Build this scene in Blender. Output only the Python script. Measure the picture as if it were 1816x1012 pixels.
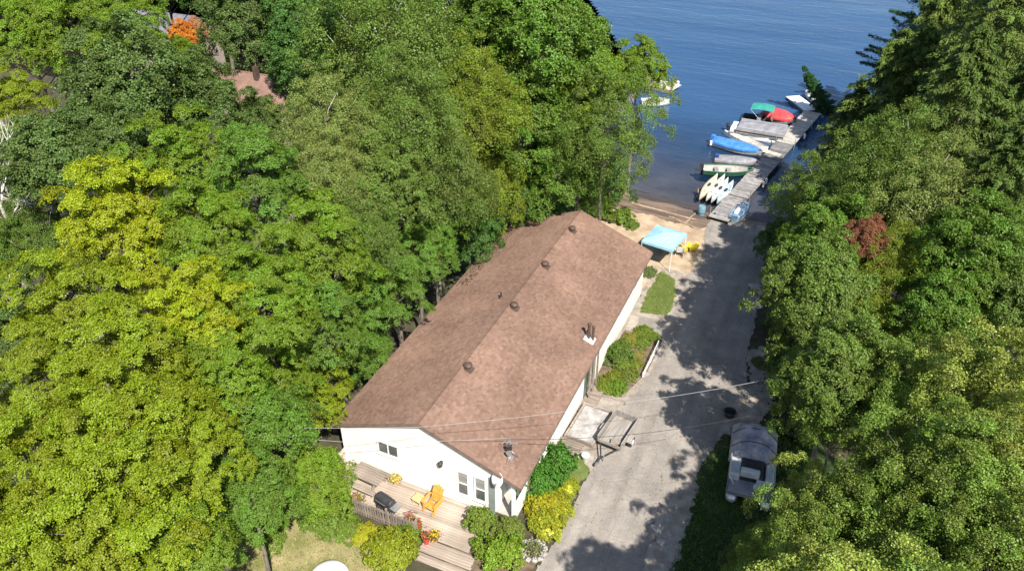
import bpy, bmesh, math, random
import numpy as np
from mathutils import Vector, Matrix

for o in list(bpy.data.objects):
    bpy.data.objects.remove(o)
SC = bpy.context.scene
COL = SC.collection
rnd = random.Random(7)
R_ = math.radians

# ------------------------------------------------------------------ camera, sky, sun, exposure
CAM = (14.542, -22.331, 30.279)
YAW, PITCH, FPX = -0.417, 0.600, 1400.0
cam = bpy.data.cameras.new("camera")
cam.sensor_width = 36.0
cam.lens = FPX / 1816 * 36.0
cam.clip_end = 6000
cam_o = bpy.data.objects.new("camera", cam)
cam_o.location = CAM
cam_o.rotation_euler = (math.pi / 2 - PITCH, 0, -YAW)
COL.objects.link(cam_o)
SC.camera = cam_o

SUN_EL, SUN_AZ = R_(50), R_(135)          # azimuth from +y towards +x
world = bpy.data.worlds.new("World")
SC.world = world
world.use_nodes = True
wn = world.node_tree.nodes
sky = wn.new("ShaderNodeTexSky")
sky.sky_type = 'NISHITA'
sky.sun_disc = False
sky.sun_elevation = SUN_EL
sky.sun_rotation = SUN_AZ
wn["Background"].inputs[1].default_value = 0.078
world.node_tree.links.new(sky.outputs[0], wn["Background"].inputs[0])

sl = bpy.data.lights.new("sun", 'SUN')
sl.energy = 4.6
sl.angle = R_(0.5)
sl.color = (1.0, 0.93, 0.82)
sun = bpy.data.objects.new("sun", sl)
sd = Vector((math.sin(SUN_AZ) * math.cos(SUN_EL), math.cos(SUN_AZ) * math.cos(SUN_EL), math.sin(SUN_EL)))
sun.rotation_euler = sd.to_track_quat('Z', 'Y').to_euler()
sun.location = (30, -20, 60)
COL.objects.link(sun)

SC.view_settings.view_transform = 'Standard'
SC.view_settings.look = 'None'
SC.view_settings.exposure = 1.14
SC.view_settings.gamma = 1.0
SC.view_settings.use_curve_mapping = False
SC.render.engine = 'CYCLES'
SC.cycles.max_bounces = 8
SC.cycles.transparent_max_bounces = 8

# ------------------------------------------------------------------ measuring helpers
_F = np.array([math.sin(YAW) * math.cos(PITCH), math.cos(YAW) * math.cos(PITCH), -math.sin(PITCH)])
_R = np.array([math.cos(YAW), -math.sin(YAW), 0.0])
_U = np.cross(_R, _F)


def at(u, v, z):
    """the world point at height z that a photograph position shows"""
    d = _F + _R * (u - 908) / FPX - _U * (v - 506) / FPX
    t = (z - CAM[2]) / d[2]
    return (CAM[0] + t * d[0], CAM[1] + t * d[1], z)


WATER = -1.85


def lake(x, y):
    """signed distance into the lake (positive = water)"""
    xl = np.interp(y, [30, 37, 42, 50, 60, 75, 95, 140, 300, 900], [-1.0, -1.0, -4.5, -7.5, -7.0, -13, -24, -60, -220, -900])
    xr = np.interp(y, [30, 36, 40, 48, 58, 75, 95, 140, 300, 900], [12, 12.2, 13.6, 15.5, 17.0, 19.5, 26, 45, 160, 700])
    w = 0.35 * np.sin(x * 0.9) + 0.2 * np.sin(x * 2.3 + 1)
    return np.minimum(np.minimum(y - (36.6 + 0.02 * x + w * 0.5), (x - xl) * 0.8), (xr - x) * 0.8)


def gz(x, y):
    base = -0.15 - 0.05 * np.clip(np.asarray(y, float) - 4, 0, 34)
    d = lake(np.asarray(x, float), np.asarray(y, float))
    shore = np.where(d < 0, WATER + 0.02 - 0.14 * d, WATER + 0.02 - 0.13 * np.minimum(d, 30))
    return np.where(d < -2.5, base, np.minimum(base, shore))


def G(x, y):
    return float(gz(x, y))


def atg(u, v, dz=0.0):
    z = -0.3
    for _ in range(12):
        p = at(u, v, z + dz)
        z = G(p[0], p[1])
    return at(u, v, z + dz)


# ------------------------------------------------------------------ materials
MATS = {}


def new_mat(name):
    m = bpy.data.materials.new(name)
    m.use_nodes = True
    nt = m.node_tree
    b = nt.nodes["Principled BSDF"]
    MATS[name] = m
    return m, nt, b


def N(nt, t, **kw):
    n = nt.nodes.new(t)
    for k, v in kw.items():
        setattr(n, k, v)
    return n


def mat(name, c1, c2=None, scale=4.0, rough=0.7, bump=0.0, bscale=None, metal=0.0, detail=5.0, stretch=(1, 1, 1), spec=0.4, island=0.0, c3=None, coord='Object', width=(0.35, 0.65)):
    """a mottled surface: noise between two or three colours, optional per-piece shade and relief"""
    if name in MATS:
        return MATS[name]
    m, nt, b = new_mat(name)
    L = nt.links.new
    tc = N(nt, "ShaderNodeTexCoord")
    mp = N(nt, "ShaderNodeMapping")
    mp.inputs["Scale"].default_value = stretch
    L(tc.outputs[coord], mp.inputs[0])
    no = N(nt, "ShaderNodeTexNoise")
    no.inputs["Scale"].default_value = scale
    no.inputs["Detail"].default_value = detail
    no.inputs["Roughness"].default_value = 0.65
    L(mp.outputs[0], no.inputs["Vector"])
    if c2 is None:
        c2 = tuple(min(1, x * 1.25) for x in c1)
        c1 = tuple(x * 0.8 for x in c1)
    cr = N(nt, "ShaderNodeValToRGB")
    cr.color_ramp.elements[0].position = width[0]
    cr.color_ramp.elements[1].position = width[1]
    cr.color_ramp.elements[0].color = (*c1, 1)
    cr.color_ramp.elements[1].color = (*c2, 1)
    if c3:
        e = cr.color_ramp.elements.new(min(0.97, width[1] + 0.12))
        e.color = (*c3, 1)
    L(no.outputs["Fac"], cr.inputs[0])
    col = cr.outputs[0]
    if island:
        ge = N(nt, "ShaderNodeNewGeometry")
        oi = N(nt, "ShaderNodeObjectInfo")
        ad = N(nt, "ShaderNodeMath", operation='ADD')
        L(ge.outputs["Random Per Island"], ad.inputs[0])
        L(oi.outputs["Random"], ad.inputs[1])
        fr = N(nt, "ShaderNodeMath", operation='FRACT')
        L(ad.outputs[0], fr.inputs[0])
        mr = N(nt, "ShaderNodeMapRange")
        mr.inputs["To Min"].default_value = 1 - island
        mr.inputs["To Max"].default_value = 1 + island
        L(fr.outputs[0], mr.inputs["Value"])
        hs = N(nt, "ShaderNodeHueSaturation")
        L(mr.outputs[0], hs.inputs["Value"])
        L(col, hs.inputs["Color"])
        col = hs.outputs[0]
    L(col, b.inputs["Base Color"])
    b.inputs["Roughness"].default_value = rough
    b.inputs["Metallic"].default_value = metal
    b.inputs["Specular IOR Level"].default_value = spec
    if bump:
        n2 = N(nt, "ShaderNodeTexNoise")
        n2.inputs["Scale"].default_value = bscale or scale * 6
        n2.inputs["Detail"].default_value = 4
        L(mp.outputs[0], n2.inputs["Vector"])
        bp = N(nt, "ShaderNodeBump")
        bp.inputs["Strength"].default_value = bump
        bp.inputs["Distance"].default_value = 0.03
        L(n2.outputs["Fac"], bp.inputs["Height"])
        L(bp.outputs[0], b.inputs["Normal"])
    return m


def leaf_mat(name, rough=0.5, trans=0.28, spec=0.35, hue=0.022, val=(0.6, 1.5)):
    """leaf: the crown's own colour shifted leaf by leaf, light passes through"""
    m, nt, b = new_mat(name)
    L = nt.links.new
    oi = N(nt, "ShaderNodeObjectInfo")
    at_ = N(nt, "ShaderNodeAttribute", attribute_name="leafvar")
    at2 = N(nt, "ShaderNodeAttribute", attribute_name="padvar")
    hs = N(nt, "ShaderNodeHueSaturation")
    mh = N(nt, "ShaderNodeMapRange")
    mh.inputs["To Min"].default_value = 0.5 - hue * 0.4
    mh.inputs["To Max"].default_value = 0.5 + hue * 1.1
    L(at2.outputs["Fac"], mh.inputs["Value"])
    mv = N(nt, "ShaderNodeMapRange")
    mv.inputs["To Min"].default_value = val[0]
    mv.inputs["To Max"].default_value = val[1]
    L(at_.outputs["Fac"], mv.inputs["Value"])
    L(mh.outputs[0], hs.inputs["Hue"])
    L(mv.outputs[0], hs.inputs["Value"])
    L(oi.outputs["Color"], hs.inputs["Color"])
    L(hs.outputs[0], b.inputs["Base Color"])
    b.inputs["Roughness"].default_value = rough
    b.inputs["Specular IOR Level"].default_value = spec
    tr = N(nt, "ShaderNodeBsdfTranslucent")
    h2 = N(nt, "ShaderNodeHueSaturation")
    h2.inputs["Value"].default_value = 1.25
    h2.inputs["Saturation"].default_value = 1.1
    h2.inputs["Hue"].default_value = 0.488
    L(hs.outputs[0], h2.inputs["Color"])
    L(h2.outputs[0], tr.inputs["Color"])
    mx = N(nt, "ShaderNodeMixShader")
    mx.inputs[0].default_value = trans
    L(b.outputs[0], mx.inputs[1])
    L(tr.outputs[0], mx.inputs[2])
    L(mx.outputs[0], nt.nodes["Material Output"].inputs["Surface"])
    return m


M_leaf = leaf_mat("leaf")
M_sparkleleaf = leaf_mat("painted_sparkle_leaf", rough=0.5, trans=0.3, spec=0.35, hue=0.025, val=(0.35, 2.0))  # wide random leaf tone puts the poplars' bright sparkle into the colour
M_needle = leaf_mat("needle", rough=0.6, trans=0.2, spec=0.25)
M_bark = mat("bark", (0.10, 0.08, 0.065), (0.20, 0.17, 0.145), 6, 0.9, 0.5, stretch=(1, 1, 0.3))
M_birchbark = mat("birch_bark", (0.45, 0.43, 0.40), (0.72, 0.70, 0.66), 5, 0.8, 0.3, stretch=(1, 1, 4), width=(0.3, 0.5))
M_deadwood = mat("dead_wood", (0.38, 0.36, 0.33), (0.6, 0.58, 0.54), 6, 0.85, 0.3)
M_white = mat("white_paint", (0.68, 0.68, 0.66), (0.78, 0.78, 0.76), 1.5, 0.5)
M_siding = mat("cream_siding", (0.62, 0.605, 0.56), (0.70, 0.685, 0.64), 0.9, 0.55, 0.1, 12)
M_dark = mat("dark_plastic", (0.02, 0.02, 0.022), (0.045, 0.045, 0.048), 6, 0.45)
M_glass = mat("window_glass", (0.045, 0.055, 0.055), (0.10, 0.115, 0.11), 1.2, 0.06, spec=0.8)
M_blind = mat("blind_behind_glass", (0.16, 0.17, 0.165), (0.26, 0.27, 0.26), 1.5, 0.12, stretch=(0.2, 1, 14), spec=0.8)
M_steel = mat("steel", (0.45, 0.46, 0.47), (0.6, 0.6, 0.6), 5, 0.35, metal=0.8)
M_rust = mat("dark_metal", (0.05, 0.035, 0.03), (0.10, 0.065, 0.05), 6, 0.55)
M_fascia = mat("brown_fascia", (0.13, 0.09, 0.075), (0.19, 0.14, 0.115), 3, 0.6)
M_greywood = mat("weathered_wood", (0.155, 0.125, 0.105), (0.30, 0.255, 0.215), 3.5, 0.85, 0.3, stretch=(0.25, 3, 3), island=0.22)
M_deckwood = mat("deck_wood", (0.225, 0.180, 0.148), (0.375, 0.318, 0.265), 2.2, 0.8, 0.3, stretch=(0.3, 3, 3), island=0.2)
M_dockwood = mat("dock_wood", (0.16, 0.155, 0.16), (0.29, 0.275, 0.265), 2.0, 0.8, 0.2, island=0.25)
M_tanwood = mat("tan_wood", (0.36, 0.30, 0.23), (0.56, 0.49, 0.40), 2.0, 0.8, 0.2, island=0.2)
M_orangewood = mat("orange_wood", (0.50, 0.22, 0.035), (0.68, 0.34, 0.07), 3, 0.55, 0.1, island=0.12)
M_palewood = mat("pale_wood", (0.5, 0.34, 0.14), (0.66, 0.48, 0.24), 3, 0.6, 0.1, island=0.12)

# ------------------------------------------------------------------ mesh helpers


class MB:
    """collects shapes into ONE mesh"""

    def __init__(self):
        self.v, self.f = [], []

    def add(self, vs, fs):
        o = len(self.v)
        self.v += [tuple(p) for p in vs]
        self.f += [tuple(i + o for i in f) for f in fs]
        return self

    def box(self, c, s, rz=0.0, ry=0.0, rx=0.0, taper=1.0):
        hx, hy, hz = s[0] / 2, s[1] / 2, s[2] / 2
        m = Matrix.Rotation(rz, 3, 'Z') @ Matrix.Rotation(ry, 3, 'Y') @ Matrix.Rotation(rx, 3, 'X')
        vs = []
        for z, t in ((-hz, 1), (hz, taper)):
            for x, y in ((-hx, -hy), (hx, -hy), (hx, hy), (-hx, hy)):
                vs.append(m @ Vector((x * t, y * t, z)) + Vector(c))
        return self.add(vs, [(3, 2, 1, 0), (4, 5, 6, 7), (0, 1, 5, 4), (1, 2, 6, 5), (2, 3, 7, 6), (3, 0, 4, 7)])

    def tube(self, pts, r, n=8, cap=True):
        pts = [Vector(p) for p in pts]
        rs = r if isinstance(r, (list, tuple)) else [r] * len(pts)
        o = len(self.v)
        for i, p in enumerate(pts):
            d = (pts[min(i + 1, len(pts) - 1)] - pts[max(i - 1, 0)]).normalized()
            a = Vector((0, 0, 1)) if abs(d.z) < 0.9 else Vector((1, 0, 0))
            x = d.cross(a).normalized()
            y = d.cross(x)
            for k in range(n):
                t = 2 * math.pi * k / n
                self.v.append(tuple(p + (x * math.cos(t) + y * math.sin(t)) * rs[i]))
        for i in range(len(pts) - 1):
            for k in range(n):
                a, b = o + i * n + k, o + i * n + (k + 1) % n
                self.f.append((a, b, b + n, a + n))
        if cap:
            self.f.append(tuple(o + k for k in reversed(range(n))))
            e = o + (len(pts) - 1) * n
            self.f.append(tuple(e + k for k in range(n)))
        return self

    def lathe(self, prof, c=(0, 0, 0), n=16, sx=1.0, sy=1.0, rot=None):
        """profile of (radius, z) turned round the vertical"""
        o = len(self.v)
        for r, z in prof:
            for k in range(n):
                t = 2 * math.pi * k / n
                p = Vector((r * math.cos(t) * sx, r * math.sin(t) * sy, z))
                if rot is not None:
                    p = rot @ p
                self.v.append((p.x + c[0], p.y + c[1], p.z + c[2]))
        for i in range(len(prof) - 1):
            for k in range(n):
                a, b = o + i * n + k, o + i * n + (k + 1) % n
                self.f.append((a, b, b + n, a + n))
        if prof[0][0] > 1e-4:
            self.f.append(tuple(o + k for k in reversed(range(n))))
        if prof[-1][0] > 1e-4:
            e = o + (len(prof) - 1) * n
            self.f.append(tuple(e + k for k in range(n)))
        return self

    def loft(self, rings, closed=True, caps=True):
        o = len(self.v)
        n = len(rings[0])
        for r in rings:
            self.v += [tuple(p) for p in r]
        for i in range(len(rings) - 1):
            for k in range(n if closed else n - 1):
                a, b = o + i * n + k, o + i * n + (k + 1) % n
                self.f.append((a, b, b + n, a + n))
        if caps:
            self.f.append(tuple(o + k for k in reversed(range(n))))
            e = o + (len(rings) - 1) * n
            self.f.append(tuple(e + k for k in range(n)))
        return self

    def mesh(self, name, smooth=False):
        me = bpy.data.meshes.new(name)
        me.from_pydata(self.v, [], self.f)
        if smooth:
            me.polygons.foreach_set("use_smooth", [True] * len(me.polygons))
        me.update()
        return me

    def build(self, name, m, parent=None, smooth=False, off=None, kind=None, bevel=0.0):
        """link as one object; coordinates count from the parent's base unless off is given"""
        ob = bpy.data.objects.new(name, self.mesh(name, smooth))
        ob.data.materials.append(m)
        if parent is not None:
            ob.parent = parent
            if off:
                ob.data.transform(Matrix.Translation(-Vector(off)))
        if kind:
            ob["kind"] = kind
        if bevel:
            bv = ob.modifiers.new("bevel", 'BEVEL')
            bv.width = bevel
            bv.segments = 2
        COL.objects.link(ob)
        return ob


def tag(o, label, cat, group=None):
    o["label"] = label
    o["category"] = cat
    if group:
        o["group"] = group
    return o


def thing(name, label, cat, loc=(0, 0, 0), rz=0.0, group=None):
    o = bpy.data.objects.new(name, None)
    o.empty_display_size = 0.3
    o.location = loc
    o.rotation_euler = (0, 0, rz)
    COL.objects.link(o)
    return tag(o, label, cat, group)


def copy_tree(o, parent=None):
    c = o.copy()
    COL.objects.link(c)
    c.parent = parent
    for ch in list(o.children):
        copy_tree(ch, c)
    return c


def piece(name, me, m, parent, loc=(0, 0, 0), rot=(0, 0, 0), scale=(1, 1, 1)):
    """one more piece that shares mesh data with its like"""
    o = bpy.data.objects.new(name, me)
    if not me.materials:
        me.materials.append(m)
    o.parent = parent
    o.location = loc
    o.rotation_euler = rot
    o.scale = scale
    COL.objects.link(o)
    return o


def in_poly(px, py, poly):
    c = np.zeros(px.shape, bool)
    n = len(poly)
    for i in range(n):
        x1, y1 = poly[i]
        x2, y2 = poly[(i + 1) % n]
        cond = ((y1 > py) != (y2 > py))
        xi = (x2 - x1) * (py - y1) / ((y2 - y1) if abs(y2 - y1) > 1e-9 else 1e-9) + x1
        c ^= cond & (px < xi)
    return c


def wob(x, y, s=1.0):
    return (np.sin(x * 2.1 * s + 1.3 * np.sin(y * 1.7 * s)) + np.sin(y * 2.6 * s + 1.1 * np.sin(x * 3.1 * s + 2)) + 0.6 * np.sin(x * 7.3 * s + y * 5.9 * s) + 0.6 * np.sin(y * 9.1 * s - x * 6.7 * s)) / 3.2


def patch(name, poly, m, dz, res=0.1, ragged=0.2, kind="structure", relief=0.0):
    """a sheet lying on the ground inside an outline with a ragged edge"""
    P = np.array(poly)
    x0, y0 = P.min(0) - 0.4
    x1, y1 = P.max(0) + 0.4
    nx, ny = int((x1 - x0) / res) + 1, int((y1 - y0) / res) + 1
    X, Y = np.meshgrid(x0 + np.arange(nx + 1) * res, y0 + np.arange(ny + 1) * res, indexing='ij')
    cx, cy = X[:-1, :-1] + res / 2, Y[:-1, :-1] + res / 2
    k = in_poly(cx + ragged * wob(cx, cy), cy + ragged * wob(cy + 4, cx - 3), poly)
    Z = gz(X, Y) + dz + relief * wob(X, Y, 1.9)
    idx = np.arange((nx + 1) * (ny + 1)).reshape(nx + 1, ny + 1)
    i, j = np.nonzero(k)
    q = np.stack([idx[i, j], idx[i + 1, j], idx[i + 1, j + 1], idx[i, j + 1]], 1)
    used, inv = np.unique(q, return_inverse=True)
    V = np.stack([X.ravel()[used], Y.ravel()[used], Z.ravel()[used]], 1)
    me = bpy.data.meshes.new(name)
    me.from_pydata(V.tolist(), [], inv.reshape(-1, 4).tolist())
    me.polygons.foreach_set("use_smooth", [True] * len(me.polygons))
    ob = bpy.data.objects.new(name, me)
    me.materials.append(m)
    ob["kind"] = kind
    COL.objects.link(ob)
    return ob


def quads_mesh(name, V, attrs=None):
    """V: (n,4,3) loose quads"""
    n = len(V)
    me = bpy.data.meshes.new(name)
    me.vertices.add(n * 4)
    me.vertices.foreach_set("co", V.reshape(-1).astype(np.float32))
    me.loops.add(n * 4)
    me.loops.foreach_set("vertex_index", np.arange(n * 4, dtype=np.int32))
    me.polygons.add(n)
    me.polygons.foreach_set("loop_start", np.arange(n, dtype=np.int32) * 4)
    me.polygons.foreach_set("loop_total", np.full(n, 4, np.int32))
    for k, a in (attrs or {}).items():
        t = me.attributes.new(k, 'FLOAT', 'FACE')
        t.data.foreach_set("value", a.astype(np.float32))
    me.update(calc_edges=True)
    me.validate()
    return me


def nrm(a):
    return a / np.maximum(np.linalg.norm(a, axis=-1, keepdims=True), 1e-9)


def leaf_quads(c, nr, s, rs, aspect=0.75, along=None, fold=0.12):
    """leaf blades at centres c with normals nr and lengths s"""
    r = rs.normal(size=c.shape)
    if along is not None:
        r = along + 0.35 * r
    t = nrm(r - nr * (r * nr).sum(1, keepdims=True))
    b = np.cross(nr, t)
    s = s[:, None]
    up = nr * s * fold
    return np.stack([c - t * s * .5 - up, c + b * s * .5 * aspect + up * .5, c + t * s * .5 - up, c - b * s * .5 * aspect + up * .5], 1)

# ------------------------------------------------------------------ ground, lake, drive
def axis_pts(lo, hi, fine_lo, fine_hi, step):
    a = list(np.arange(fine_lo, fine_hi + 1e-6, step))
    x, s = fine_hi, step
    while x < hi:
        s *= 1.35
        x += s
        a.append(min(x, hi))
    x, s = fine_lo, step
    while x > lo:
        s *= 1.35
        x -= s
        a.insert(0, max(x, lo))
    return np.array(a)


def build_ground():
    xs = axis_pts(-2500, 2500, -80, 70, 0.6)
    ys = axis_pts(-2500, 3000, -30, 150, 0.6)
    X, Y = np.meshgrid(xs, ys, indexing='ij')
    Z = gz(X, Y)
    nx, ny = X.shape
    idx = np.arange(nx * ny).reshape(nx, ny)
    q = np.stack([idx[:-1, :-1], idx[1:, :-1], idx[1:, 1:], idx[:-1, 1:]], -1).reshape(-1, 4)
    me = bpy.data.meshes.new("ground")
    me.from_pydata(np.stack([X, Y, Z], -1).reshape(-1, 3).tolist(), [], q.tolist())
    me.polygons.foreach_set("use_smooth", [True] * len(me.polygons))
    ob = bpy.data.objects.new("ground", me)
    ob["kind"] = "structure"
    me.materials.append(mat("forest_floor", (0.028, 0.026, 0.014), (0.07, 0.062, 0.035), 0.9, 0.95, 0.8, 14, c3=(0.05, 0.065, 0.02)))
    COL.objects.link(ob)


def water_mat():
    m, nt, b = new_mat("lake_water")
    L = nt.links.new
    b.inputs["Roughness"].default_value = 0.06
    b.inputs["IOR"].default_value = 1.33
    b.inputs["Specular IOR Level"].default_value = 0.5
    tc = N(nt, "ShaderNodeTexCoord")
    sx = N(nt, "ShaderNodeSeparateXYZ")
    L(tc.outputs["Object"], sx.inputs[0])
    # the bottom shows through in the shallows
    no = N(nt, "ShaderNodeTexNoise")
    no.inputs["Scale"].default_value = 0.16
    no.inputs["Detail"].default_value = 4
    L(tc.outputs["Object"], no.inputs["Vector"])
    ma = N(nt, "ShaderNodeMath", operation='MULTIPLY_ADD')
    L(no.outputs["Fac"], ma.inputs[0])
    ma.inputs[1].default_value = 9.0
    L(sx.outputs["Y"], ma.inputs[2])
    mr = N(nt, "ShaderNodeMapRange")
    mr.interpolation_type = 'SMOOTHSTEP'
    mr.inputs["From Min"].default_value = 42.0
    mr.inputs["From Max"].default_value = 66.0
    mr.inputs["To Min"].default_value = 0.9
    mr.inputs["To Max"].default_value = 0.0
    L(ma.outputs[0], mr.inputs["Value"])
    b.inputs["Base Color"].default_value = (0.026, 0.078, 0.172, 1)
    nb = N(nt, "ShaderNodeTexNoise")
    nb.inputs["Scale"].default_value = 0.05
    nb.inputs["Detail"].default_value = 5
    ms = N(nt, "ShaderNodeMapping")
    ms.inputs["Rotation"].default_value = (0, 0, R_(20))
    ms.inputs["Scale"].default_value = (0.5, 2.2, 1)
    L(tc.outputs["Object"], ms.inputs[0])
    L(ms.outputs[0], nb.inputs["Vector"])
    rb = N(nt, "ShaderNodeValToRGB")
    rb.color_ramp.elements[0].position, rb.color_ramp.elements[1].position = 0.35, 0.65
    rb.color_ramp.elements[0].color = (0.017, 0.053, 0.128, 1)
    rb.color_ramp.elements[1].color = (0.022, 0.066, 0.150, 1)
    L(nb.outputs["Fac"], rb.inputs[0])
    L(rb.outputs[0], b.inputs["Base Color"])
    # ripples run across the view, finer towards the shore
    mp = N(nt, "ShaderNodeMapping")
    mp.inputs["Rotation"].default_value = (0, 0, R_(22))
    mp.inputs["Scale"].default_value = (0.55, 1.7, 1)
    L(tc.outputs["Object"], mp.inputs[0])
    n1 = N(nt, "ShaderNodeTexNoise")
    n1.inputs["Scale"].default_value = 0.75
    n1.inputs["Detail"].default_value = 4
    n1.inputs["Roughness"].default_value = 0.6
    L(mp.outputs[0], n1.inputs["Vector"])
    n3 = N(nt, "ShaderNodeTexNoise")
    n3.inputs["Scale"].default_value = 0.09
    n3.inputs["Detail"].default_value = 2
    L(mp.outputs[0], n3.inputs["Vector"])
    bp = N(nt, "ShaderNodeBump")
    bp.inputs["Strength"].default_value = 0.3
    bp.inputs["Distance"].default_value = 0.22
    L(n1.outputs["Fac"], bp.inputs["Height"])
    b2 = N(nt, "ShaderNodeBump")
    b2.inputs["Strength"].default_value = 0.15
    b2.inputs["Distance"].default_value = 1.2
    L(n3.outputs["Fac"], b2.inputs["Height"])
    L(bp.outputs[0], b2.inputs["Normal"])
    L(b2.outputs[0], b.inputs["Normal"])
    tr = N(nt, "ShaderNodeBsdfTransparent")
    tr.inputs["Color"].default_value = (0.72, 0.74, 0.78, 1)
    mx = N(nt, "ShaderNodeMixShader")
    L(mr.outputs[0], mx.inputs[0])
    L(b.outputs[0], mx.inputs[1])
    gl = N(nt, "ShaderNodeBsdfGlossy")
    gl.inputs["Roughness"].default_value = 0.06
    L(b2.outputs[0], gl.inputs["Normal"])
    fr = N(nt, "ShaderNodeFresnel")
    fr.inputs["IOR"].default_value = 1.33
    L(b2.outputs[0], fr.inputs["Normal"])
    m2 = N(nt, "ShaderNodeMixShader")
    L(fr.outputs[0], m2.inputs[0])
    L(tr.outputs[0], m2.inputs[1])
    L(gl.outputs[0], m2.inputs[2])
    L(m2.outputs[0], mx.inputs[2])
    L(mx.outputs[0], nt.nodes["Material Output"].inputs["Surface"])
    return m


build_ground()
w = MB().add([(-2400, 30, WATER), (2400, 30, WATER), (2400, 2900, WATER), (-2400, 2900, WATER)], [(0, 1, 2, 3)])
w.build("lake", water_mat(), kind="structure")



def drive_mat():
    m = mat("gravel_asphalt", (0.180, 0.162, 0.147), (0.265, 0.241, 0.218), 0.7, 0.92, 0.6, 26, detail=10, c3=(0.295, 0.27, 0.243), width=(0.3, 0.62), coord='Object')
    nt = m.node_tree
    L = nt.links.new
    b = nt.nodes["Principled BSDF"]
    src = b.inputs["Base Color"].links[0].from_socket
    tc = N(nt, "ShaderNodeTexCoord")
    # grit
    g = N(nt, "ShaderNodeTexNoise")
    g.inputs["Scale"].default_value = 11
    g.inputs["Detail"].default_value = 8
    g.inputs["Roughness"].default_value = 0.85
    L(tc.outputs["Object"], g.inputs["Vector"])
    # worn wheel tracks run along the drive
    mp = N(nt, "ShaderNodeMapping")
    mp.inputs["Scale"].default_value = (1.15, 0.05, 1)
    L(tc.outputs["Object"], mp.inputs[0])
    w = N(nt, "ShaderNodeTexNoise")
    w.inputs["Scale"].default_value = 1.3
    w.inputs["Detail"].default_value = 5
    L(mp.outputs[0], w.inputs["Vector"])
    # cracks
    n = N(nt, "ShaderNodeTexNoise")
    n.inputs["Scale"].default_value = 0.8
    n.inputs["Detail"].default_value = 4
    L(tc.outputs["Object"], n.inputs["Vector"])
    ad = N(nt, "ShaderNodeVectorMath", operation='ADD')
    L(tc.outputs["Object"], ad.inputs[0])
    L(n.outputs["Color"], ad.inputs[1])
    v = N(nt, "ShaderNodeTexVoronoi", feature='DISTANCE_TO_EDGE')
    v.inputs["Scale"].default_value = 0.33
    L(ad.outputs[0], v.inputs["Vector"])
    cr = N(nt, "ShaderNodeMapRange")
    cr.inputs["From Max"].default_value = 0.012
    cr.inputs["To Min"].default_value = 0.82
    L(v.outputs["Distance"], cr.inputs["Value"])
    a1 = N(nt, "ShaderNodeMapRange")
    a1.inputs["From Min"].default_value = 0.3
    a1.inputs["From Max"].default_value = 0.7
    a1.inputs["To Min"].default_value = 0.68
    a1.inputs["To Max"].default_value = 1.3
    L(g.outputs["Fac"], a1.inputs["Value"])
    a2 = N(nt, "ShaderNodeMapRange")
    a2.inputs["From Min"].default_value = 0.3
    a2.inputs["From Max"].default_value = 0.7
    a2.inputs["To Min"].default_value = 0.82
    a2.inputs["To Max"].default_value = 1.16
    L(w.outputs["Fac"], a2.inputs["Value"])
    m1 = N(nt, "ShaderNodeMath", operation='MULTIPLY')
    L(a1.outputs[0], m1.inputs[0])
    L(a2.outputs[0], m1.inputs[1])
    m2 = N(nt, "ShaderNodeMath", operation='MULTIPLY')
    L(m1.outputs[0], m2.inputs[0])
    L(cr.outputs[0], m2.inputs[1])
    hs = N(nt, "ShaderNodeHueSaturation")
    L(src, hs.inputs["Color"])
    L(m2.outputs[0], hs.inputs["Value"])
    L(hs.outputs[0], b.inputs["Base Color"])
    return m


M_drive = drive_mat()
M_sand = mat("beach_sand", (0.26, 0.19, 0.125), (0.44, 0.35, 0.25), 0.8, 0.95, 0.4, 12, detail=9)
M_wetsand = mat("wet_sand", (0.075, 0.055, 0.045), (0.20, 0.145, 0.10), 0.7, 0.6, 0.4, 9, detail=8, stretch=(0.4, 2.2, 1))
M_bed = mat("lake_bed", (0.085, 0.08, 0.085), (0.15, 0.14, 0.14), 0.35, 0.9, 0.2, 5, detail=7)
M_lawn = mat("lawn_turf", (0.07, 0.105, 0.02), (0.15, 0.175, 0.05), 2.2, 0.95, 0.7, 30, detail=8)
M_dry = mat("dry_turf", (0.14, 0.14, 0.05), (0.30, 0.25, 0.135), 1.1, 0.95, 0.7, 25, detail=9, c3=(0.36, 0.30, 0.19))
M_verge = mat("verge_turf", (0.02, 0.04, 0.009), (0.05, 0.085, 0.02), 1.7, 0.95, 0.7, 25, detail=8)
M_soil = mat("garden_soil", (0.07, 0.05, 0.035), (0.16, 0.12, 0.08), 2.5, 0.95, 0.6)
M_gravel = mat("pale_gravel", (0.19, 0.165, 0.14), (0.36, 0.32, 0.28), 1.6, 0.95, 0.7, 25, detail=9)

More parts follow.
